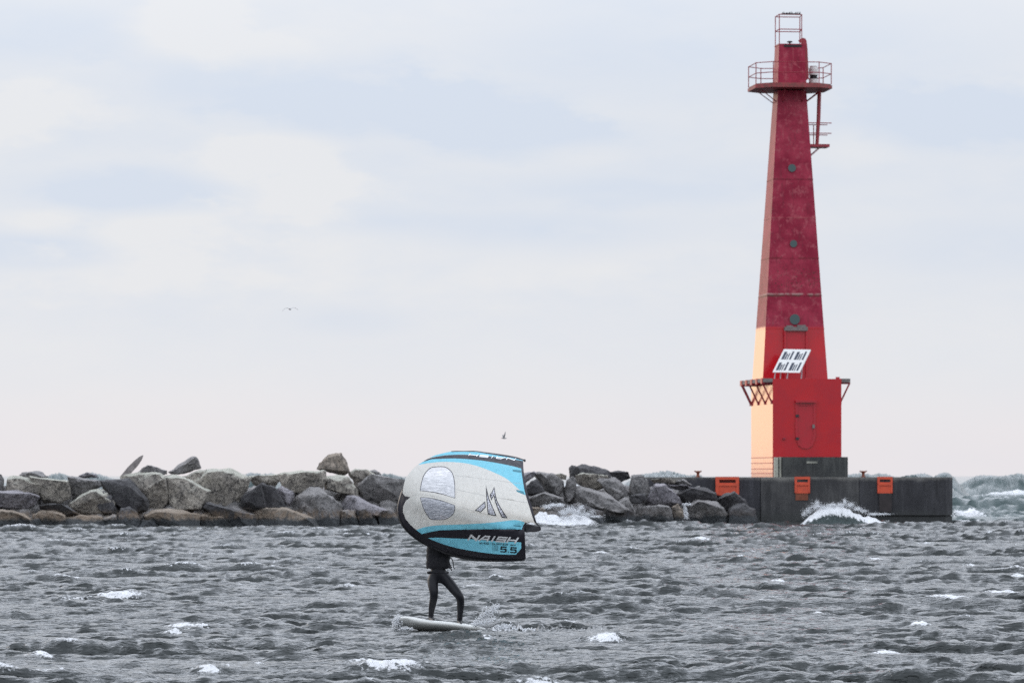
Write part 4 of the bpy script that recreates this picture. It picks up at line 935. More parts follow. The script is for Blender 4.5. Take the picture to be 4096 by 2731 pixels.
def inpoly(P, x, y):
    r_ = False; j = len(P) - 1
    for i in range(len(P)):
        xi, yi = P[i]; xj, yj = P[j]
        if (yi > y) != (yj > y) and x < (xj - xi) * (y - yi) / (yj - yi) + xi: r_ = not r_
        j = i
    return r_
pts2, edges2 = [], []
for poly in [outline] + [l_[0] for l_ in layers]:
    k = len(pts2); pts2 += [Vector(p) for p in poly]; edges2 += [(k + i, k + (i + 1) % len(poly)) for i in range(len(poly))]
rg = random.Random(3)
for gx_ in range(250, 1880, 22):
    for gy_ in range(140, 1400, 22): pts2.append(Vector((gx_ + rg.uniform(-3, 3), gy_ + rg.uniform(-3, 3))))
cv, ce, cf, *_ = delaunay_2d_cdt(pts2, edges2, [], 0, 1e-4)
groups = {'canopy': [], 'w1': [], 'w2': []}
bbs = [(min(p[0] for p in P), max(p[0] for p in P), min(p[1] for p in P), max(p[1] for p in P)) for P, _ in layers]
for f in cf:
    cx = sum(cv[i].x for i in f) / len(f); cy = sum(cv[i].y for i in f) / len(f)
    if not inpoly(outline, cx, cy): continue
    mi = 0
    for (P, m_), bb in zip(layers, bbs):
        if bb[0] <= cx <= bb[1] and bb[2] <= cy <= bb[3] and inpoly(P, cx, cy): mi = m_
    groups['w1' if mi == 4 else 'w2' if mi == 5 else 'canopy'].append((f, 0 if mi in (4, 5) else (mi if mi < 4 else 4)))
def cloth(name, base, tr=.35, rough=.55):
    m, t, b = mat_new(name); L = t.links.new
    tcn = N(t, 'ShaderNodeTexCoord')
    mp = N(t, 'ShaderNodeMapping'); mp.inputs['Rotation'].default_value = (0, R(35), 0); mp.inputs['Scale'].default_value = (5, 2, .9); L(tcn.outputs['Object'], mp.inputs[0])
    n = N(t, 'ShaderNodeTexNoise', i_Scale=2.5, i_Detail=4.0, i_Roughness=.5, i_Distortion=.4); L(mp.outputs[0], n.inputs['Vector'])
    L(MIX(t, SMOOTH(t, n.outputs['Fac'], .3, .7, 0, .10), base, tuple(x * .8 for x in base)), b.inputs['Base Color'])
    b.inputs['Roughness'].default_value = rough; b.inputs['Specular IOR Level'].default_value = .35
    bp = N(t, 'ShaderNodeBump', i_Strength=.6, i_Distance=.08); L(n.outputs['Fac'], bp.inputs['Height']); L(bp.outputs[0], b.inputs['Normal'])
    tl = N(t, 'ShaderNodeBsdfTranslucent', i_Color=(*base, 1)); ms = N(t, 'ShaderNodeMixShader', i_0=tr)
    L(b.outputs[0], ms.inputs[1]); L(tl.outputs[0], ms.inputs[2]); L(ms.outputs[0], t.nodes['Material Output'].inputs['Surface'])
    return m
C_GREY = cloth('grey_sailcloth', (.86, .84, .78)); C_BLUE = cloth('turquoise_sailcloth', (.25, .71, .87), .3); C_BLK = cloth('charcoal_sailcloth', (.026, .024, .032), .05)
C_SEAM = cloth('seam_tape', (.48, .48, .46)); C_TEAL = cloth('batten_pocket', (.10, .32, .40))
def film(name, c1, c2, tr):
    m, t, b = mat_new(name); L = t.links.new
    tcn = N(t, 'ShaderNodeTexCoord'); mp = N(t, 'ShaderNodeMapping'); mp.inputs['Rotation'].default_value = (0, R(-28), 0); mp.inputs['Scale'].default_value = (2.2, 1, 11); L(tcn.outputs['Object'], mp.inputs[0])
    n = N(t, 'ShaderNodeTexNoise', i_Scale=4.5, i_Detail=6.0, i_Roughness=.65, i_Distortion=1.0); L(mp.outputs[0], n.inputs['Vector'])
    L(MIX(t, SMOOTH(t, n.outputs['Fac'], .38, .66), c1, c2), b.inputs['Base Color']); b.inputs['Roughness'].default_value = .22
    bp = N(t, 'ShaderNodeBump', i_Strength=.7, i_Distance=.04); L(n.outputs['Fac'], bp.inputs['Height']); L(bp.outputs[0], b.inputs['Normal'])
    tp = N(t, 'ShaderNodeBsdfTransparent'); ms = N(t, 'ShaderNodeMixShader', i_0=tr)
    L(b.outputs[0], ms.inputs[1]); L(tp.outputs[0], ms.inputs[2]); L(ms.outputs[0], t.nodes['Material Output'].inputs['Surface'])
    return m
FILM1 = film('clear_film', (.60, .61, .63), (.93, .93, .94), .15); FILM2 = film('clear_film_low', (.44, .46, .51), (.80, .81, .85), .18)
def build_group(name, key, mats, lab=None):
    used = {}; vs = []; fs = []; mi = []
    for f, m_ in groups[key]:
        ff = []
        for i in f:
            if i not in used: used[i] = len(vs); vs.append(wl3(cv[i].x, cv[i].y))
            ff.append(used[i])
        fs.append(ff); mi.append(m_)
    me_ = bpy.data.meshes.new(name); me_.from_pydata(vs, [], fs); o = link(name, me_, mats, wing)
    me_.polygons.foreach_set('material_index', mi); me_.polygons.foreach_set('use_smooth', [True] * len(fs)); me_.update()
    if lab: o['label'] = lab
    return o
canopy = build_group('canopy', 'canopy', [C_GREY, C_BLUE, C_BLK, C_SEAM, C_TEAL])
build_group('window', 'w1', [FILM1], 'larger upper window of streaked clear film'); build_group('window', 'w2', [FILM2], 'smaller lower window of streaked clear film')
TUBE = simple('black_tube_cloth', (.012, .011, .015), .42, .4, var=.3, vscale=6, bump=.15, bscale=9)
def ptube(name, pts, rad, mat, seg=16, n=6):
    path = spline([(*wl3(x, y, o_),) for x, y, o_ in pts], n); rr = [v.x for v in spline([(r_, 0, 0) for r_ in rad], n)]
    bm = bmesh.new(); tube(bm, path, rr, seg); return from_bm(name, bm, mat, wing, True, 50)
ptube('leading_edge', [(1706, 1386, .07), (1580, 1378, .10), (1380, 1374, .12), (1150, 1354, .13), (880, 1298, .13), (660, 1208, .13), (470, 1090, .13), (350, 965, .13), (312, 830, .13), (335, 690, .15), (395, 545, .19), (475, 430, .24), (580, 315, .26), (720, 243, .27), (900, 205, .26), (1150, 190, .22), (1420, 213, .16), (1600, 236, .10), (1700, 256, .05)],
      [.022, .050, .060, .075, .085, .088, .090, .090, .088, .088, .088, .088, .085, .075, .062, .052, .042, .03, .012], TUBE)
ptube('tip_fold', [(1694, 256, 0), (1708, 254, .02), (1708, 268, .02)], [.012, .018, .012], TUBE, 8, 3)
# centre strut whose end cap shows at the trailing edge
bm = bmesh.new(); path = [wl3(x, y, o_) for x, y, o_ in [(330, 690, .16), (700, 800, .22), (1200, 930, .25), (1600, 1010, .22), (1790, 1032, .12), (1868, 1036, .04)]]
tube(bm, spline(path, 4), [v.x for v in spline([(.075, 0, 0), (.085, 0, 0), (.085, 0, 0), (.075, 0, 0), (.06, 0, 0), (.040, 0, 0)], 4)], 16); from_bm('centre_strut', bm, TUBE, wing, True, 50)
bm = bmesh.new(); p0, p1, p2, p3 = wl3(1712, 1010, .05), wl3(1868, 1005, .0), wl3(1868, 1062, .0), wl3(1715, 1080, .05)
prism(bm, [p0, p1, p2, p3], [p + Vector((0, .09, 0)) for p in (p0, p1, p2, p3)]); from_bm('strut_end', bm, TUBE, wing)
# handles under the strut
HND = simple('webbing', (.02, .02, .022), .7)
handles = []
for (hx, hy) in ((760, 880), (1060, 960)):
    a = wl3(hx - 60, hy - 50, .33); b_ = wl3(hx + 60, hy - 20, .33); mid = (a + b_) / 2 + Vector((0, .13, 0)); handles.append(mid)
    bm = bmesh.new(); tube(bm, spline([a + Vector((0, -.05, 0)), a + Vector((.02, .08, 0)), mid, b_ + Vector((-.02, .08, 0)), b_ + Vector((0, -.05, 0))], 4), .016, 8); from_bm('handle', bm, HND, wing, True)
# emblem: three blades filled with line work
INKW, t_, b_ = mat_new('engraved_linework'); L = t_.links.new
tcn = N(t_, 'ShaderNodeTexCoord'); vo = N(t_, 'ShaderNodeTexVoronoi', i_Scale=26.0); vo.feature = 'DISTANCE_TO_EDGE'; L(tcn.outputs['Object'], vo.inputs['Vector'])
L(MIX(t_, SMOOTH(t_, vo.outputs['Distance'], .02, .10), (.03, .03, .04), (.58, .58, .62)), b_.inputs['Base Color'])
INK = simple('black_print', (.015, .015, .02), .5); WHT = simple('white_print', (.92, .92, .92), .5)
def flat_poly(name, P, mat, parent, off):
    E = [(i, (i + 1) % len(P)) for i in range(len(P))]; v2, _, f2, *_r = delaunay_2d_cdt([Vector(p) for p in P], E, [], 1, 1e-4)
    # split long edges so that the print hugs the cloth
    bm = bmesh.new(); vv_ = [bm.verts.new((v.x, v.y, 0)) for v in v2]
    for f in f2: bm.faces.new([vv_[i] for i in f])
    for _ in range(4):
        lg = [e for e in bm.edges if e.calc_length() > 40]
        if not lg: break
        bmesh.ops.subdivide_edges(bm, edges=lg, cuts=1); bmesh.ops.triangulate(bm, faces=bm.faces)
    for v in bm.verts: v.co = wl3(v.co.x, v.co.y, off)
    return from_bm(name, bm, mat, parent)
blades = [[(1262, 538), (1280, 610), (1300, 690), (1330, 760), (1385, 892), (1340, 885), (1285, 870), (1276, 760), (1266, 640)],
          [(1137, 827), (1256, 722), (1262, 792), (1208, 848)],
          [(1357, 556), (1372, 640), (1392, 720), (1430, 790), (1512, 917), (1446, 910), (1400, 820), (1372, 740), (1352, 660), (1326, 714), (1306, 650), (1335, 610)]]
for P in blades:
    e_ = flat_poly('emblem_blade', P, INK, wing, -.004)
    cx = sum(p[0] for p in P) / len(P); cy = sum(p[1] for p in P) / len(P)
    # inset along the normals
    Q = []; n_ = len(P); area = sum(P[i][0] * P[(i + 1) % n_][1] - P[(i + 1) % n_][0] * P[i][1] for i in range(n_)); sg = 1 if area > 0 else -1
    for i in range(n_):
        a = Vector(P[i - 1]); c = Vector(P[i]); d = Vector(P[(i + 1) % n_])
        e1 = (c - a).normalized(); e2 = (d - c).normalized(); n1_ = Vector((-e1.y, e1.x)); n2_ = Vector((-e2.y, e2.x)); nb = (n1_ + n2_); nb.normalize()
        sc_ = 9.5 / max(.45, nb.dot(n1_)); Q.append(tuple(c + nb * sg * sc_))
    flat_poly('linework', Q, INKW, e_, -.007)
# lettering: stroke-built block letters
def stroke_text(s, x, y, w, h, th_, slant, gap, rot=0, tw=None):
    """returns polygons in zoom coordinates, y down; (x,y) is the top left"""
    G = {'N': [[(0, 1), (0, 0)], [(0, 0), (1, 1)], [(1, 1), (1, 0)]], 'A': [[(0, 1), (.35, 0)], [(.35, 0), (.9, 0)], [(.9, 0), (1, 1)], [(.12, .66), (.95, .66)]], 'I': [[(.5, 0), (.5, 1)]],
         'S': [[(1, 0), (0, 0)], [(0, 0), (0, .5)], [(0, .5), (1, .5)], [(1, .5), (1, 1)], [(1, 1), (0, 1)]], 'H': [[(0, 0), (0, 1)], [(1, 0), (1, 1)], [(0, .5), (1, .5)]],
         'W': [[(0, 0), (.15, 1)], [(.15, 1), (.5, .3)], [(.5, .3), (.85, 1)], [(.85, 1), (1, 0)]], 'G': [[(1, 0), (0, 0)], [(0, 0), (0, 1)], [(0, 1), (1, 1)], [(1, 1), (1, .55)], [(1, .55), (.5, .55)]],
         '-': [[(.1, .5), (.9, .5)]], 'U': [[(0, 0), (0, 1)], [(0, 1), (1, 1)], [(1, 1), (1, 0)]], 'R': [[(0, 1), (0, 0)], [(0, 0), (1, 0)], [(1, 0), (1, .5)], [(1, .5), (0, .5)], [(.45, .5), (1, 1)]],
         'F': [[(0, 1), (0, 0)], [(0, 0), (1, 0)], [(0, .5), (.85, .5)]], 'E': [[(1, 0), (0, 0)], [(0, 0), (0, 1)], [(0, 1), (1, 1)], [(0, .5), (.85, .5)]],
         'M': [[(0, 1), (0, 0)], [(0, 0), (.5, .6)], [(.5, .6), (1, 0)], [(1, 0), (1, 1)]], 'K': [[(0, 0), (0, 1)], [(1, 0), (0, .5)], [(0, .5), (1, 1)]], '4': [[(.75, 1), (.75, 0)], [(.75, 0), (0, .65)], [(0, .65), (1, .65)]],
         '5': [[(1, 0), (.06, 0)], [(.06, 0), (0, .46)], [(0, .46), (.9, .42)], [(.9, .42), (1, .62)], [(1, .62), (1, .85)], [(1, .85), (.8, 1)], [(.8, 1), (0, 1)]], '.': [[(.3, .97), (.7, .97)]]}
    out = []; cur = 0
    for ch_ in s:
        lw = w * (.35 if ch_ in 'I.' else .8 if ch_ == '-' else 1.0)
        for (a, b_) in G[ch_]:
            pa = Vector((cur + a[0] * lw, a[1] * h)); pb = Vector((cur + b_[0] * lw, b_[1] * h)); d = (pb - pa).normalized(); nn_ = Vector((-d.y, d.x))
            horiz = abs(d.y) < .3; tt = th_ * (.82 if horiz else 1.0) / 2
            pa2 = pa - d * tt * (.9 if not horiz else .9); pb2 = pb + d * tt * .9
            if ch_ == '.': tt *= 1.2; pa2 = pa; pb2 = pb
            q = [pa2 + nn_ * tt, pb2 + nn_ * tt, pb2 - nn_ * tt, pa2 - nn_ * tt]
            q = [Vector((v.x + slant * (h - v.y), v.y)) for v in q]
            cr, sr = math.cos(rot), math.sin(rot)
            out.append([(x + v.x * cr - v.y * sr, y + v.x * sr + v.y * cr) for v in q])
        cur += lw + gap
    return out
def print_text(name, polys, mat, off=-.006, lab=None):
    bm = bmesh.new()
    for n_, P in enumerate(polys):
        a, b_, c, d = [Vector(p) for p in P]; ns = max(1, int((a - b_).length / 25)); prev = None
        for i in range(ns + 1):
            t = i / ns; p, q = a.lerp(b_, t), d.lerp(c, t); o_ = off - (n_ % 5) * .0006
            cur = (bm.verts.new(wl3(p.x, p.y, o_)), bm.verts.new(wl3(q.x, q.y, o_)))
            if prev: bm.faces.new((prev[0], cur[0], cur[1], prev[1]))
            prev = cur
    o = from_bm(name, bm, mat, wing)
    if lab: o['label'] = lab
    return o
print_text('lettering', stroke_text('NAISH', 1068, 1110, 92, 50, 20, .55, 33, rot=.062), WHT, lab='white slanted lettering on the lower black band')
up_ = stroke_text('NAISH', 1600, 256, 92, 20, 9, .62, 32, rot=math.pi + .105)
print_text('lettering', up_, WHT, lab='white upside-down lettering on the upper black band')
print_text('model_lettering', stroke_text('WING-SURFER', 1192, 1190, 21, 19, 5, .1, 10.5, rot=.055), INK)
print_text('model_lettering', stroke_text('MK4', 1545, 1214, 13, 13, 5, 0, 8, rot=.055), INK)
print_text('size_number', stroke_text('5.5', 1436, 1242, 58, 56, 18, 0, 18, rot=.07), INK)
bars = [[(1345 + k * 10.5 + .0, 1226 + k * .6), (1345 + k * 10.5, 1290 + k * .6), (1348.4 + k * 10.5, 1290 + k * .6), (1348.4 + k * 10.5, 1226 + k * .6)] for k in range(1, 6)]
bars += [[(1338, 1226 + k * 15), (1345, 1226 + k * 15), (1345, 1233 + k * 15), (1338, 1233 + k * 15)] for k in range(5)]
print_text('bar_marks', bars, INK)

# ------------------------------------------------------------------ surfer
def B(zx, zy, dy=0.0):
    return Wp(1500 + zx * .3401, 2150 + zy * .3401, YS + dy)
foot0 = B(655, 968, .0)
surfer = empty('person', B(800, 1000), 'surfer in black wetsuit and vest standing on the white board behind the wing', 'person')
O_ = surfer.location
SUIT = simple('black_neoprene', (.006, .0065, .010), .5, .3, var=.4, vscale=5, bump=.25, bscale=7)
VEST = simple('black_vest_fabric', (.010, .010, .013), .7, .3, bump=.6, bscale=14)
SKIN = simple('skin', (.45, .27, .20), .5, .4)
HAIR = simple('hood_cloth', (.015, .015, .018), .6)
def skin(name, nodes, edges, mat, parent, root=0, sub=2):
    me_ = bpy.data.meshes.new(name); me_.from_pydata([Vector(n[0]) - O_ for n in nodes], edges, []); o = link(name, me_, mat, parent)
    md = o.modifiers.new('skin', 'SKIN'); md.use_smooth_shade = True
    for i, n in enumerate(nodes):
        sv = me_.skin_vertices[0].data[i]; r_ = n[1] if isinstance(n[1], tuple) else (n[1], n[1]); sv.radius = r_; sv.use_root = (i == root)
    s = o.modifiers.new('sub', 'SUBSURF'); s.levels = sub; s.render_levels = sub
    return o
pelvis = B(742, 445, .05)
hs = handles  # in wing space
HA = wing.location + hs[0]; HB = wing.location + hs[1]
chest = B(770, 90, .02); neck = B(800, -95, .0); head = B(815, -190, -.02)
nodes = [(pelvis, (.150, .115)), (B(735, 370, .05), (.150, .110)), (B(742, 250, .04), (.160, .115)), (B(755, 130, .03), (.185, .125)), (B(770, 20, .02), (.19, .12)), (B(785, -60, .0), (.10, .08)), (B(797, -110, -.01), (.058, .058)), (B(803, -150, -.02), (.06, .06)),
         # left-hand leg
         (B(672, 480, .03), (0.111, 0.105)), (B(680, 560, -.02), (0.093, 0.094)), (B(697, 650, -.08), (0.068, 0.072)), (B(690, 720, -.03), (0.066, 0.068)), (B(672, 800, .02), (0.059, 0.062)), (B(660, 890, .06), (0.045, 0.046)), (B(657, 945, .08), (0.045, 0.050)),
         (B(672, 968, -.04), (0.045, 0.031)), (B(690, 975, -.15), (0.041, 0.022)),
         # right-hand leg
         (B(828, 480, .03), (0.111, 0.105)), (B(890, 555, -.02), (0.093, 0.094)), (B(985, 672, -.09), (0.072, 0.075)), (B(1007, 715, -.08), (0.068, 0.070)), (B(1008, 800, -.02), (0.062, 0.064)), (B(1000, 900, .03), (0.050, 0.048)), (B(995, 985, .06), (0.047, 0.050)),
         (B(1002, 1012, -.05), (0.047, 0.031)), (B(1012, 1020, -.16), (0.041, 0.022)),
         # arms to the two handles
         (B(688, -30, .0), (.068, .065)), (B(665, 40, -.06), (.048, .05)), (B(640, 110, -.12), (.043, .043)), (HA.lerp(B(640, 110, -.12), .45), (.036, .036)), (HA.lerp(B(640, 110, -.12), .16), (.028, .024)),
         (B(878, -20, .0), (.068, .065)), (B(915, 40, -.08), (.048, .05)), (HB.lerp(B(925, 60, -.12), .5), (.040, .040)), (HB.lerp(B(925, 60, -.12), .16), (.028, .024))]
edges = [(0, 1), (1, 2), (2, 3), (3, 4), (4, 5), (5, 6), (6, 7), (0, 8), (8, 9), (9, 10), (10, 11), (11, 12), (12, 13), (13, 14), (14, 15), (15, 16),
         (0, 17), (17, 18), (18, 19), (19, 20), (20, 21), (21, 22), (22, 23), (23, 24), (24, 25), (4, 26), (26, 27), (27, 28), (28, 29), (29, 30), (4, 31), (31, 32), (32, 33), (33, 34)]
body = skin('body', nodes, edges, SUIT, surfer)
# head: shaped ball with face, under a neoprene hood
bm = bmesh.new(); bmesh.ops.create_uvsphere(bm, u_segments=28, v_segments=20, radius=1)
hc = B(812, -210, -.03) - O_
for v in bm.verts:
    x, y, z = v.co; sx_, sy_, sz_ = .078, .098, .118
    jaw = 1 - .28 * max(0, -z) ** 1.5
    fy = y
    nose = math.exp(-((x / .16) ** 2 + ((z + .08) / .22) ** 2)) * (1 if y < 0 else 0) * .22
    eye = sum(math.exp(-(((x - s * .38) / .17) ** 2 + ((z - .08) / .12) ** 2)) for s in (-1, 1)) * (1 if y < 0 else 0) * .10
    mouth = math.exp(-((x / .3) ** 2 + ((z + .48) / .05) ** 2)) * (1 if y < 0 else 0) * .05
    v.co = Vector((x * sx_ * jaw, (y - nose + eye + mouth) * sy_ * (1 - .1 * max(0, -z)), z * sz_))
bmesh.ops.translate(bm, verts=bm.verts, vec=hc)
from_bm('head', bm, SKIN, surfer, True)
bm = bmesh.new(); bmesh.ops.create_uvsphere(bm, u_segments=28, v_segments=20, radius=1)
bmesh.ops.delete(bm, geom=[v for v in bm.verts if v.co.y < -.55 and -.85 < v.co.z < .55], context='VERTS')
for v in bm.verts: v.co = hc + Vector((v.co.x * .088, v.co.y * .108 + .006, v.co.z * .128))
from_bm('hood', bm, HAIR, surfer, True)
for s, Hh in ((-1, HA), (1, HB)):   # hands closed round the handles
    P0 = Hh - O_ + Vector((0, .05, -.015))
    bm = bmesh.new(); bmesh.ops.create_cube(bm, size=1); bmesh.ops.subdivide_edges(bm, edges=bm.edges, cuts=2, use_grid_fill=True)
    for v in bm.verts: v.co = P0 + Vector((v.co.x * .085, v.co.y * .032, v.co.z * .085)) * (1 - .12 * v.co.length)
    for k in range(4):
        x = -.033 + k * .022; ln = (.9, 1.05, 1.0, .82)[k]
        tube(bm, spline([P0 + Vector((x, .008, .036)), P0 + Vector((x, -.028 * ln, .056)), P0 + Vector((x, -.062 * ln, .042)), P0 + Vector((x, -.070 * ln, .012)), P0 + Vector((x, -.052, -.004))], 3), .0095, 8)
    tube(bm, spline([P0 + Vector((s * -.04, 0, -.02)), P0 + Vector((s * -.052, -.03, -.012)), P0 + Vector((s * -.038, -.062, .0)), P0 + Vector((s * -.01, -.072, -.008))], 3), .011, 8)
    from_bm('glove', bm, SUIT, surfer, True)
# impact vest with hem, rows of padding and a trailing leash
bm = bmesh.new(); rings = []
vp = [(362, 744, .182, .138), (350, 742, .190, .146), (300, 742, .194, .150), (262, 742, .186, .143), (230, 744, .197, .152), (185, 748, .190, .147), (150, 750, .203, .153), (105, 758, .198, .150), (60, 764, .212, .150), (10, 772, .205, .143), (-25, 778, .16, .115)]
for zy, zx, rx, ry in vp:
    c = B(zx, zy, .04) - O_; ring = []
    for k in range(28):
        a_ = 2 * math.pi * k / 28; e = 2.6; ca, sa = math.cos(a_), math.sin(a_)
        ring.append(bm.verts.new(c + Vector((rx * abs(ca) ** (2 / e) * (1 if ca > 0 else -1), ry * abs(sa) ** (2 / e) * (1 if sa > 0 else -1), .008 * math.sin(k * 2.1 + zy)))))
    rings.append(ring)
for a, b_ in zip(rings, rings[1:]):
    for k in range(28): bm.faces.new((a[k], a[(k + 1) % 28], b_[(k + 1) % 28], b_[k]))
vest = from_bm('vest', bm, VEST, surfer, True)
bm = bmesh.new(); ring = []
c = B(740, 408, .05) - O_
for k in range(29): a_ = 2 * math.pi * k / 28; ring.append(c + Vector((.163 * math.cos(a_), .124 * math.sin(a_), .01 * math.sin(2 * a_))))
tube(bm, ring, .018, 8); from_bm('waist_belt', bm, VEST, surfer, True)
bm = bmesh.new()
tube(bm, [p - O_ for p in spline([B(870, 230, -.08), B(905, 250, -.1), B(920, 300, -.1), B(925, 345, -.1), B(938, 368, -.1)], 4)], .008, 6)
tube(bm, [p - O_ for p in spline([B(875, 300, -.08), B(890, 340, -.1), B(895, 370, -.1), B(905, 388, -.1)], 4)], .010, 6)
tube(bm, [p - O_ for p in spline([B(860, 350, -.08), B(885, 352, -.1), B(905, 340, -.1)], 3)], .012, 6)
from_bm('strap', bm, VEST, surfer, True)

# ------------------------------------------------------------------ board
BW = simple('white_board_gloss', (.84, .84, .80), .32, .5, var=.25, vscale=3, col2=(.55, .55, .52))
nose = B(300, 1000, -.35); tail = B(1265, 1100, .30)
axis = (tail - nose); LN = axis.length; ax = axis.normalized()
side = ax.cross(Vector((0, 0, 1))).normalized()
roll = R(13); upv = side.cross(ax).normalized()
if upv.z < 0: upv = -upv
sidev = ax.cross(upv).normalized()
if sidev.y > 0: sidev = -sidev            # towards the camera
upr = (upv * math.cos(roll) + (-sidev) * 0 + sidev * 0).normalized()
# roll the deck away: near rail lifts
sn_ = (sidev * math.cos(roll) + upv * math.sin(roll)).normalized(); un_ = (upv * math.cos(roll) - sidev * math.sin(roll)).normalized()
bm = bmesh.new(); rings = []; NS = 40; MS = 28
for i in range(NS + 1):
    t = i / NS; wv = .285 * (math.sin(math.pi * min(1, (t * .93 + .035))) ** .55) if t < .5 else .285 * (1 - .45 * ((t - .5) / .5) ** 2.2)
    wv = max(wv, .02) * (1 if 0 < t else .3)
    thk = .060 * (1 - .75 * (1 - min(1, t / .18)) ** 2) * (1 - .45 * max(0, (t - .75) / .25))
    rk = .085 * max(0, (.35 - t) / .35) ** 2
    c = nose + ax * (t * LN) + un_ * rk
    ring = []
    for k in range(MS):
        a_ = 2 * math.pi * k / MS; ca, sa = math.cos(a_), math.sin(a_); e = 3.2
        px_ = abs(ca) ** (2 / e) * (1 if ca > 0 else -1); pz_ = abs(sa) ** (2 / 2.2) * (1 if sa > 0 else -1)
        ring.append(bm.verts.new(c + sn_ * (px_ * wv) + un_ * (pz_ * thk) - nose))
    rings.append(ring)
for a, b_ in zip(rings, rings[1:]):
    for k in range(MS): bm.faces.new((a[k], a[(k + 1) % MS], b_[(k + 1) % MS], b_[k]))
bm.faces.new(rings[0][::-1]); bm.faces.new(rings[-1])
board = from_bm('surfboard', bm, BW, None, True); board.location = nose
tag(board, 'short thick white board skimming the water under the surfer', 'surfboard')

# ------------------------------------------------------------------ spray
def S_(px, py, Y): return Wp(px, py, Y)
b0 = B(1120, 1040, .1); b1 = B(1440, 800, .3)
spray('board_spray', 'white droplets kicked up behind the tail of the board', 'spray',
      [(b0, (.03, .05, .02), 1100, .010, b1 - b0), (B(1220, 960, .2), (.05, .06, .05), 420, .011, B(1400, 850, .2) - B(1220, 960, .2)), (B(1150, 1030, 0), (.05, .05, .02), 300, .011, B(1400, 960, 0) - B(1150, 1030, 0)),
       (B(1420, 1060, 0), (.05, .08, .03), 1500, .012, B(1580, 1075, 0) - B(1420, 1060, 0)), (B(1600, 1070, 0), (.06, .06, .012), 260, .010, B(1950, 1085, 0) - B(1600, 1070, 0)),
       (B(780, 1115, -.3), (.04, .04, .008), 320, .009, B(1300, 1100, -.1) - B(780, 1115, -.3))], 1)
spray('bow_spray', 'white froth bursting round the raised nose of the board', 'spray',
      [(B(250, 1060, -.2), (.035, .06, .035), 2200, .010, B(270, 960, -.2) - B(250, 1060, -.2)), (B(290, 1075, -.4), (.03, .04, .008), 260, .009, B(420, 1070, -.4) - B(290, 1075, -.4)), (B(235, 1075, -.2), (.05, .05, .01), 200, .008, (.05, 0, 0))], 2)
def Z5(zx, zy, Y=222): return Wp(2700 + zx * .5935, 1750 + (zy + 20) * .5935, Y)
bl_ = []
for (zx, zy, sx_, sz_, cnt) in [(900, 470, .12, .14, 260), (950, 440, .15, .14, 420), (1000, 445, .14, .08, 380), (1060, 430, .14, .08, 420), (1120, 430, .12, .08, 420), (1145, 405, .05, .10, 160), (1180, 430, .12, .10, 350), (1230, 455, .12, .08, 300), (960, 415, .08, .1, 120), (870, 490, .08, .1, 130), (1340, 490, .2, .05, 260), (1410, 490, .2, .03, 160), (1270, 470, .12, .06, 160)]:
    bl_.append((Z5(zx, zy + 4, 222.6), (sx_, .2, sz_ * .8), int(cnt * 3.2), .010, (0, 0, 0)))
spray('pier_wave_spray', 'white spray off the wave breaking against the pier wall', 'spray', bl_, 3)
def Z3p(zx, zy, Y=216.0): return Wp(2100 + zx * .38265, 1750 + zy * .38265, Y)
bl_ = []
for (zx, zy, sx_, sz_, cnt) in [(230, 710, .14, .07, 300), (300, 690, .16, .06, 330), (370, 690, .1, .05, 220), (400, 770, .14, .12, 380), (470, 740, .16, .14, 500), (540, 760, .18, .14, 520), (590, 720, .1, .1, 180), (630, 790, .2, .08, 380), (730, 810, .2, .05, 240), (700, 760, .12, .1, 90), (430, 820, .3, .05, 300), (560, 825, .3, .04, 300)]:
    bl_.append((Z3p(zx, zy + 12), (sx_, .25, sz_ * .75), int(cnt * 2.2), .012, (0, 0, 0)))
spray('rock_wave_spray', 'white splash of a wave breaking on the rocks right of the sail', 'spray', bl_, 4)
spray('trickle', 'narrow white water running down between two boulders by the pier', 'water', [(Z3p(1670, 700, 221.3), (.04, .05, .02), 700, .03, Z3p(1690, 840, 221.3) - Z3p(1670, 700, 221.3)), (Z3p(1655, 700, 221.3), (.05, .05, .03), 150, .03, (.25, 0, .02))], 5)

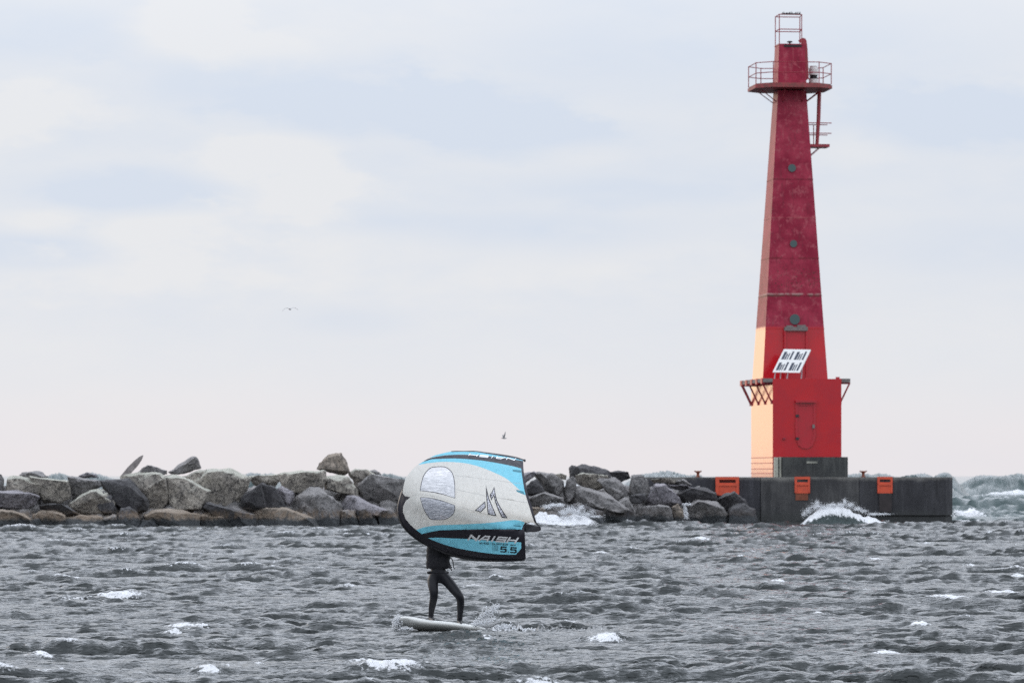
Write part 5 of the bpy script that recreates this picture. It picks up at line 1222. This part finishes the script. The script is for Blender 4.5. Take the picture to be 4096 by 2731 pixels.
# ------------------------------------------------------------------ gulls
GW = simple('white_feathers', (.62, .62, .63), .7); GG = simple('grey_wing_feathers', (.33, .33, .34), .7, var=.4, vscale=9)
def gull(c, label, yaw, sc_, wings, tilt=0):
    t = empty('gull', c, label, 'gull', 'gulls in flight', rz=yaw)
    bm = bmesh.new(); tube(bm, spline([(-.23, 0, 0), (-.17, 0, .015), (-.08, 0, .01), (.06, 0, 0), (.18, 0, .0), (.30, 0, .01)], 4), [v.x for v in spline([(.006, 0, 0), (.036, 0, 0), (.055, 0, 0), (.068, 0, 0), (.04, 0, 0), (.012, 0, 0)], 4)], 12)
    for v in bm.verts: v.co *= sc_
    b_ = from_bm('body', bm, GG, t, True)
    bm = bmesh.new(); tube(bm, [(-.28 * sc_, 0, -.005), (-.22 * sc_, 0, .008)], [.003, .012], 6); from_bm('beak', bm, ORG, b_)
    for sgn, pts in zip((-1, 1), wings):
        bm = bmesh.new(); prev = None
        for i, (yy, zz_, xo, ch_) in enumerate(pts):
            q = [Vector((xo - ch_ * .5, yy, zz_)), Vector((xo, yy, zz_ + .012)), Vector((xo + ch_ * .5, yy, zz_ - .004)), Vector((xo, yy, zz_ - .008))]
            cur = [bm.verts.new(p * sc_) for p in q]
            if prev:
                for k in range(4): bm.faces.new((prev[k], prev[(k + 1) % 4], cur[(k + 1) % 4], cur[k]))
            else: bm.faces.new(cur[::-1])
            prev = cur
        bm.faces.new(prev); from_bm('wing', bm, GG, t, True)
wA = [[(0, .03, 0, .16), (-.25, .10, -.05, .17), (-.42, .06, -.08, .14), (-.60, -.09, 0, .07), (-.68, -.19, .03, .02)], [(0, .03, 0, .16), (.25, .13, -.05, .17), (.42, .14, -.06, .14), (.60, .03, .02, .07), (.70, -.06, .05, .02)]]
gull(Wp(1160, 1237, 125), 'larger gull gliding with arched wings in the open sky left of centre', R(-68), .34, wA)
wB = [[(0, .03, 0, .15), (-.15, .22, 0, .15), (-.22, .42, .02, .1), (-.30, .60, .05, .02)], [(0, .03, 0, .15), (.12, .18, 0, .15), (.25, .30, .02, .1), (.40, .33, .06, .02)]]
gull(Wp(2015, 1752, 170), 'tiny gull with raised wings just above the sail', R(25), .42, wB)
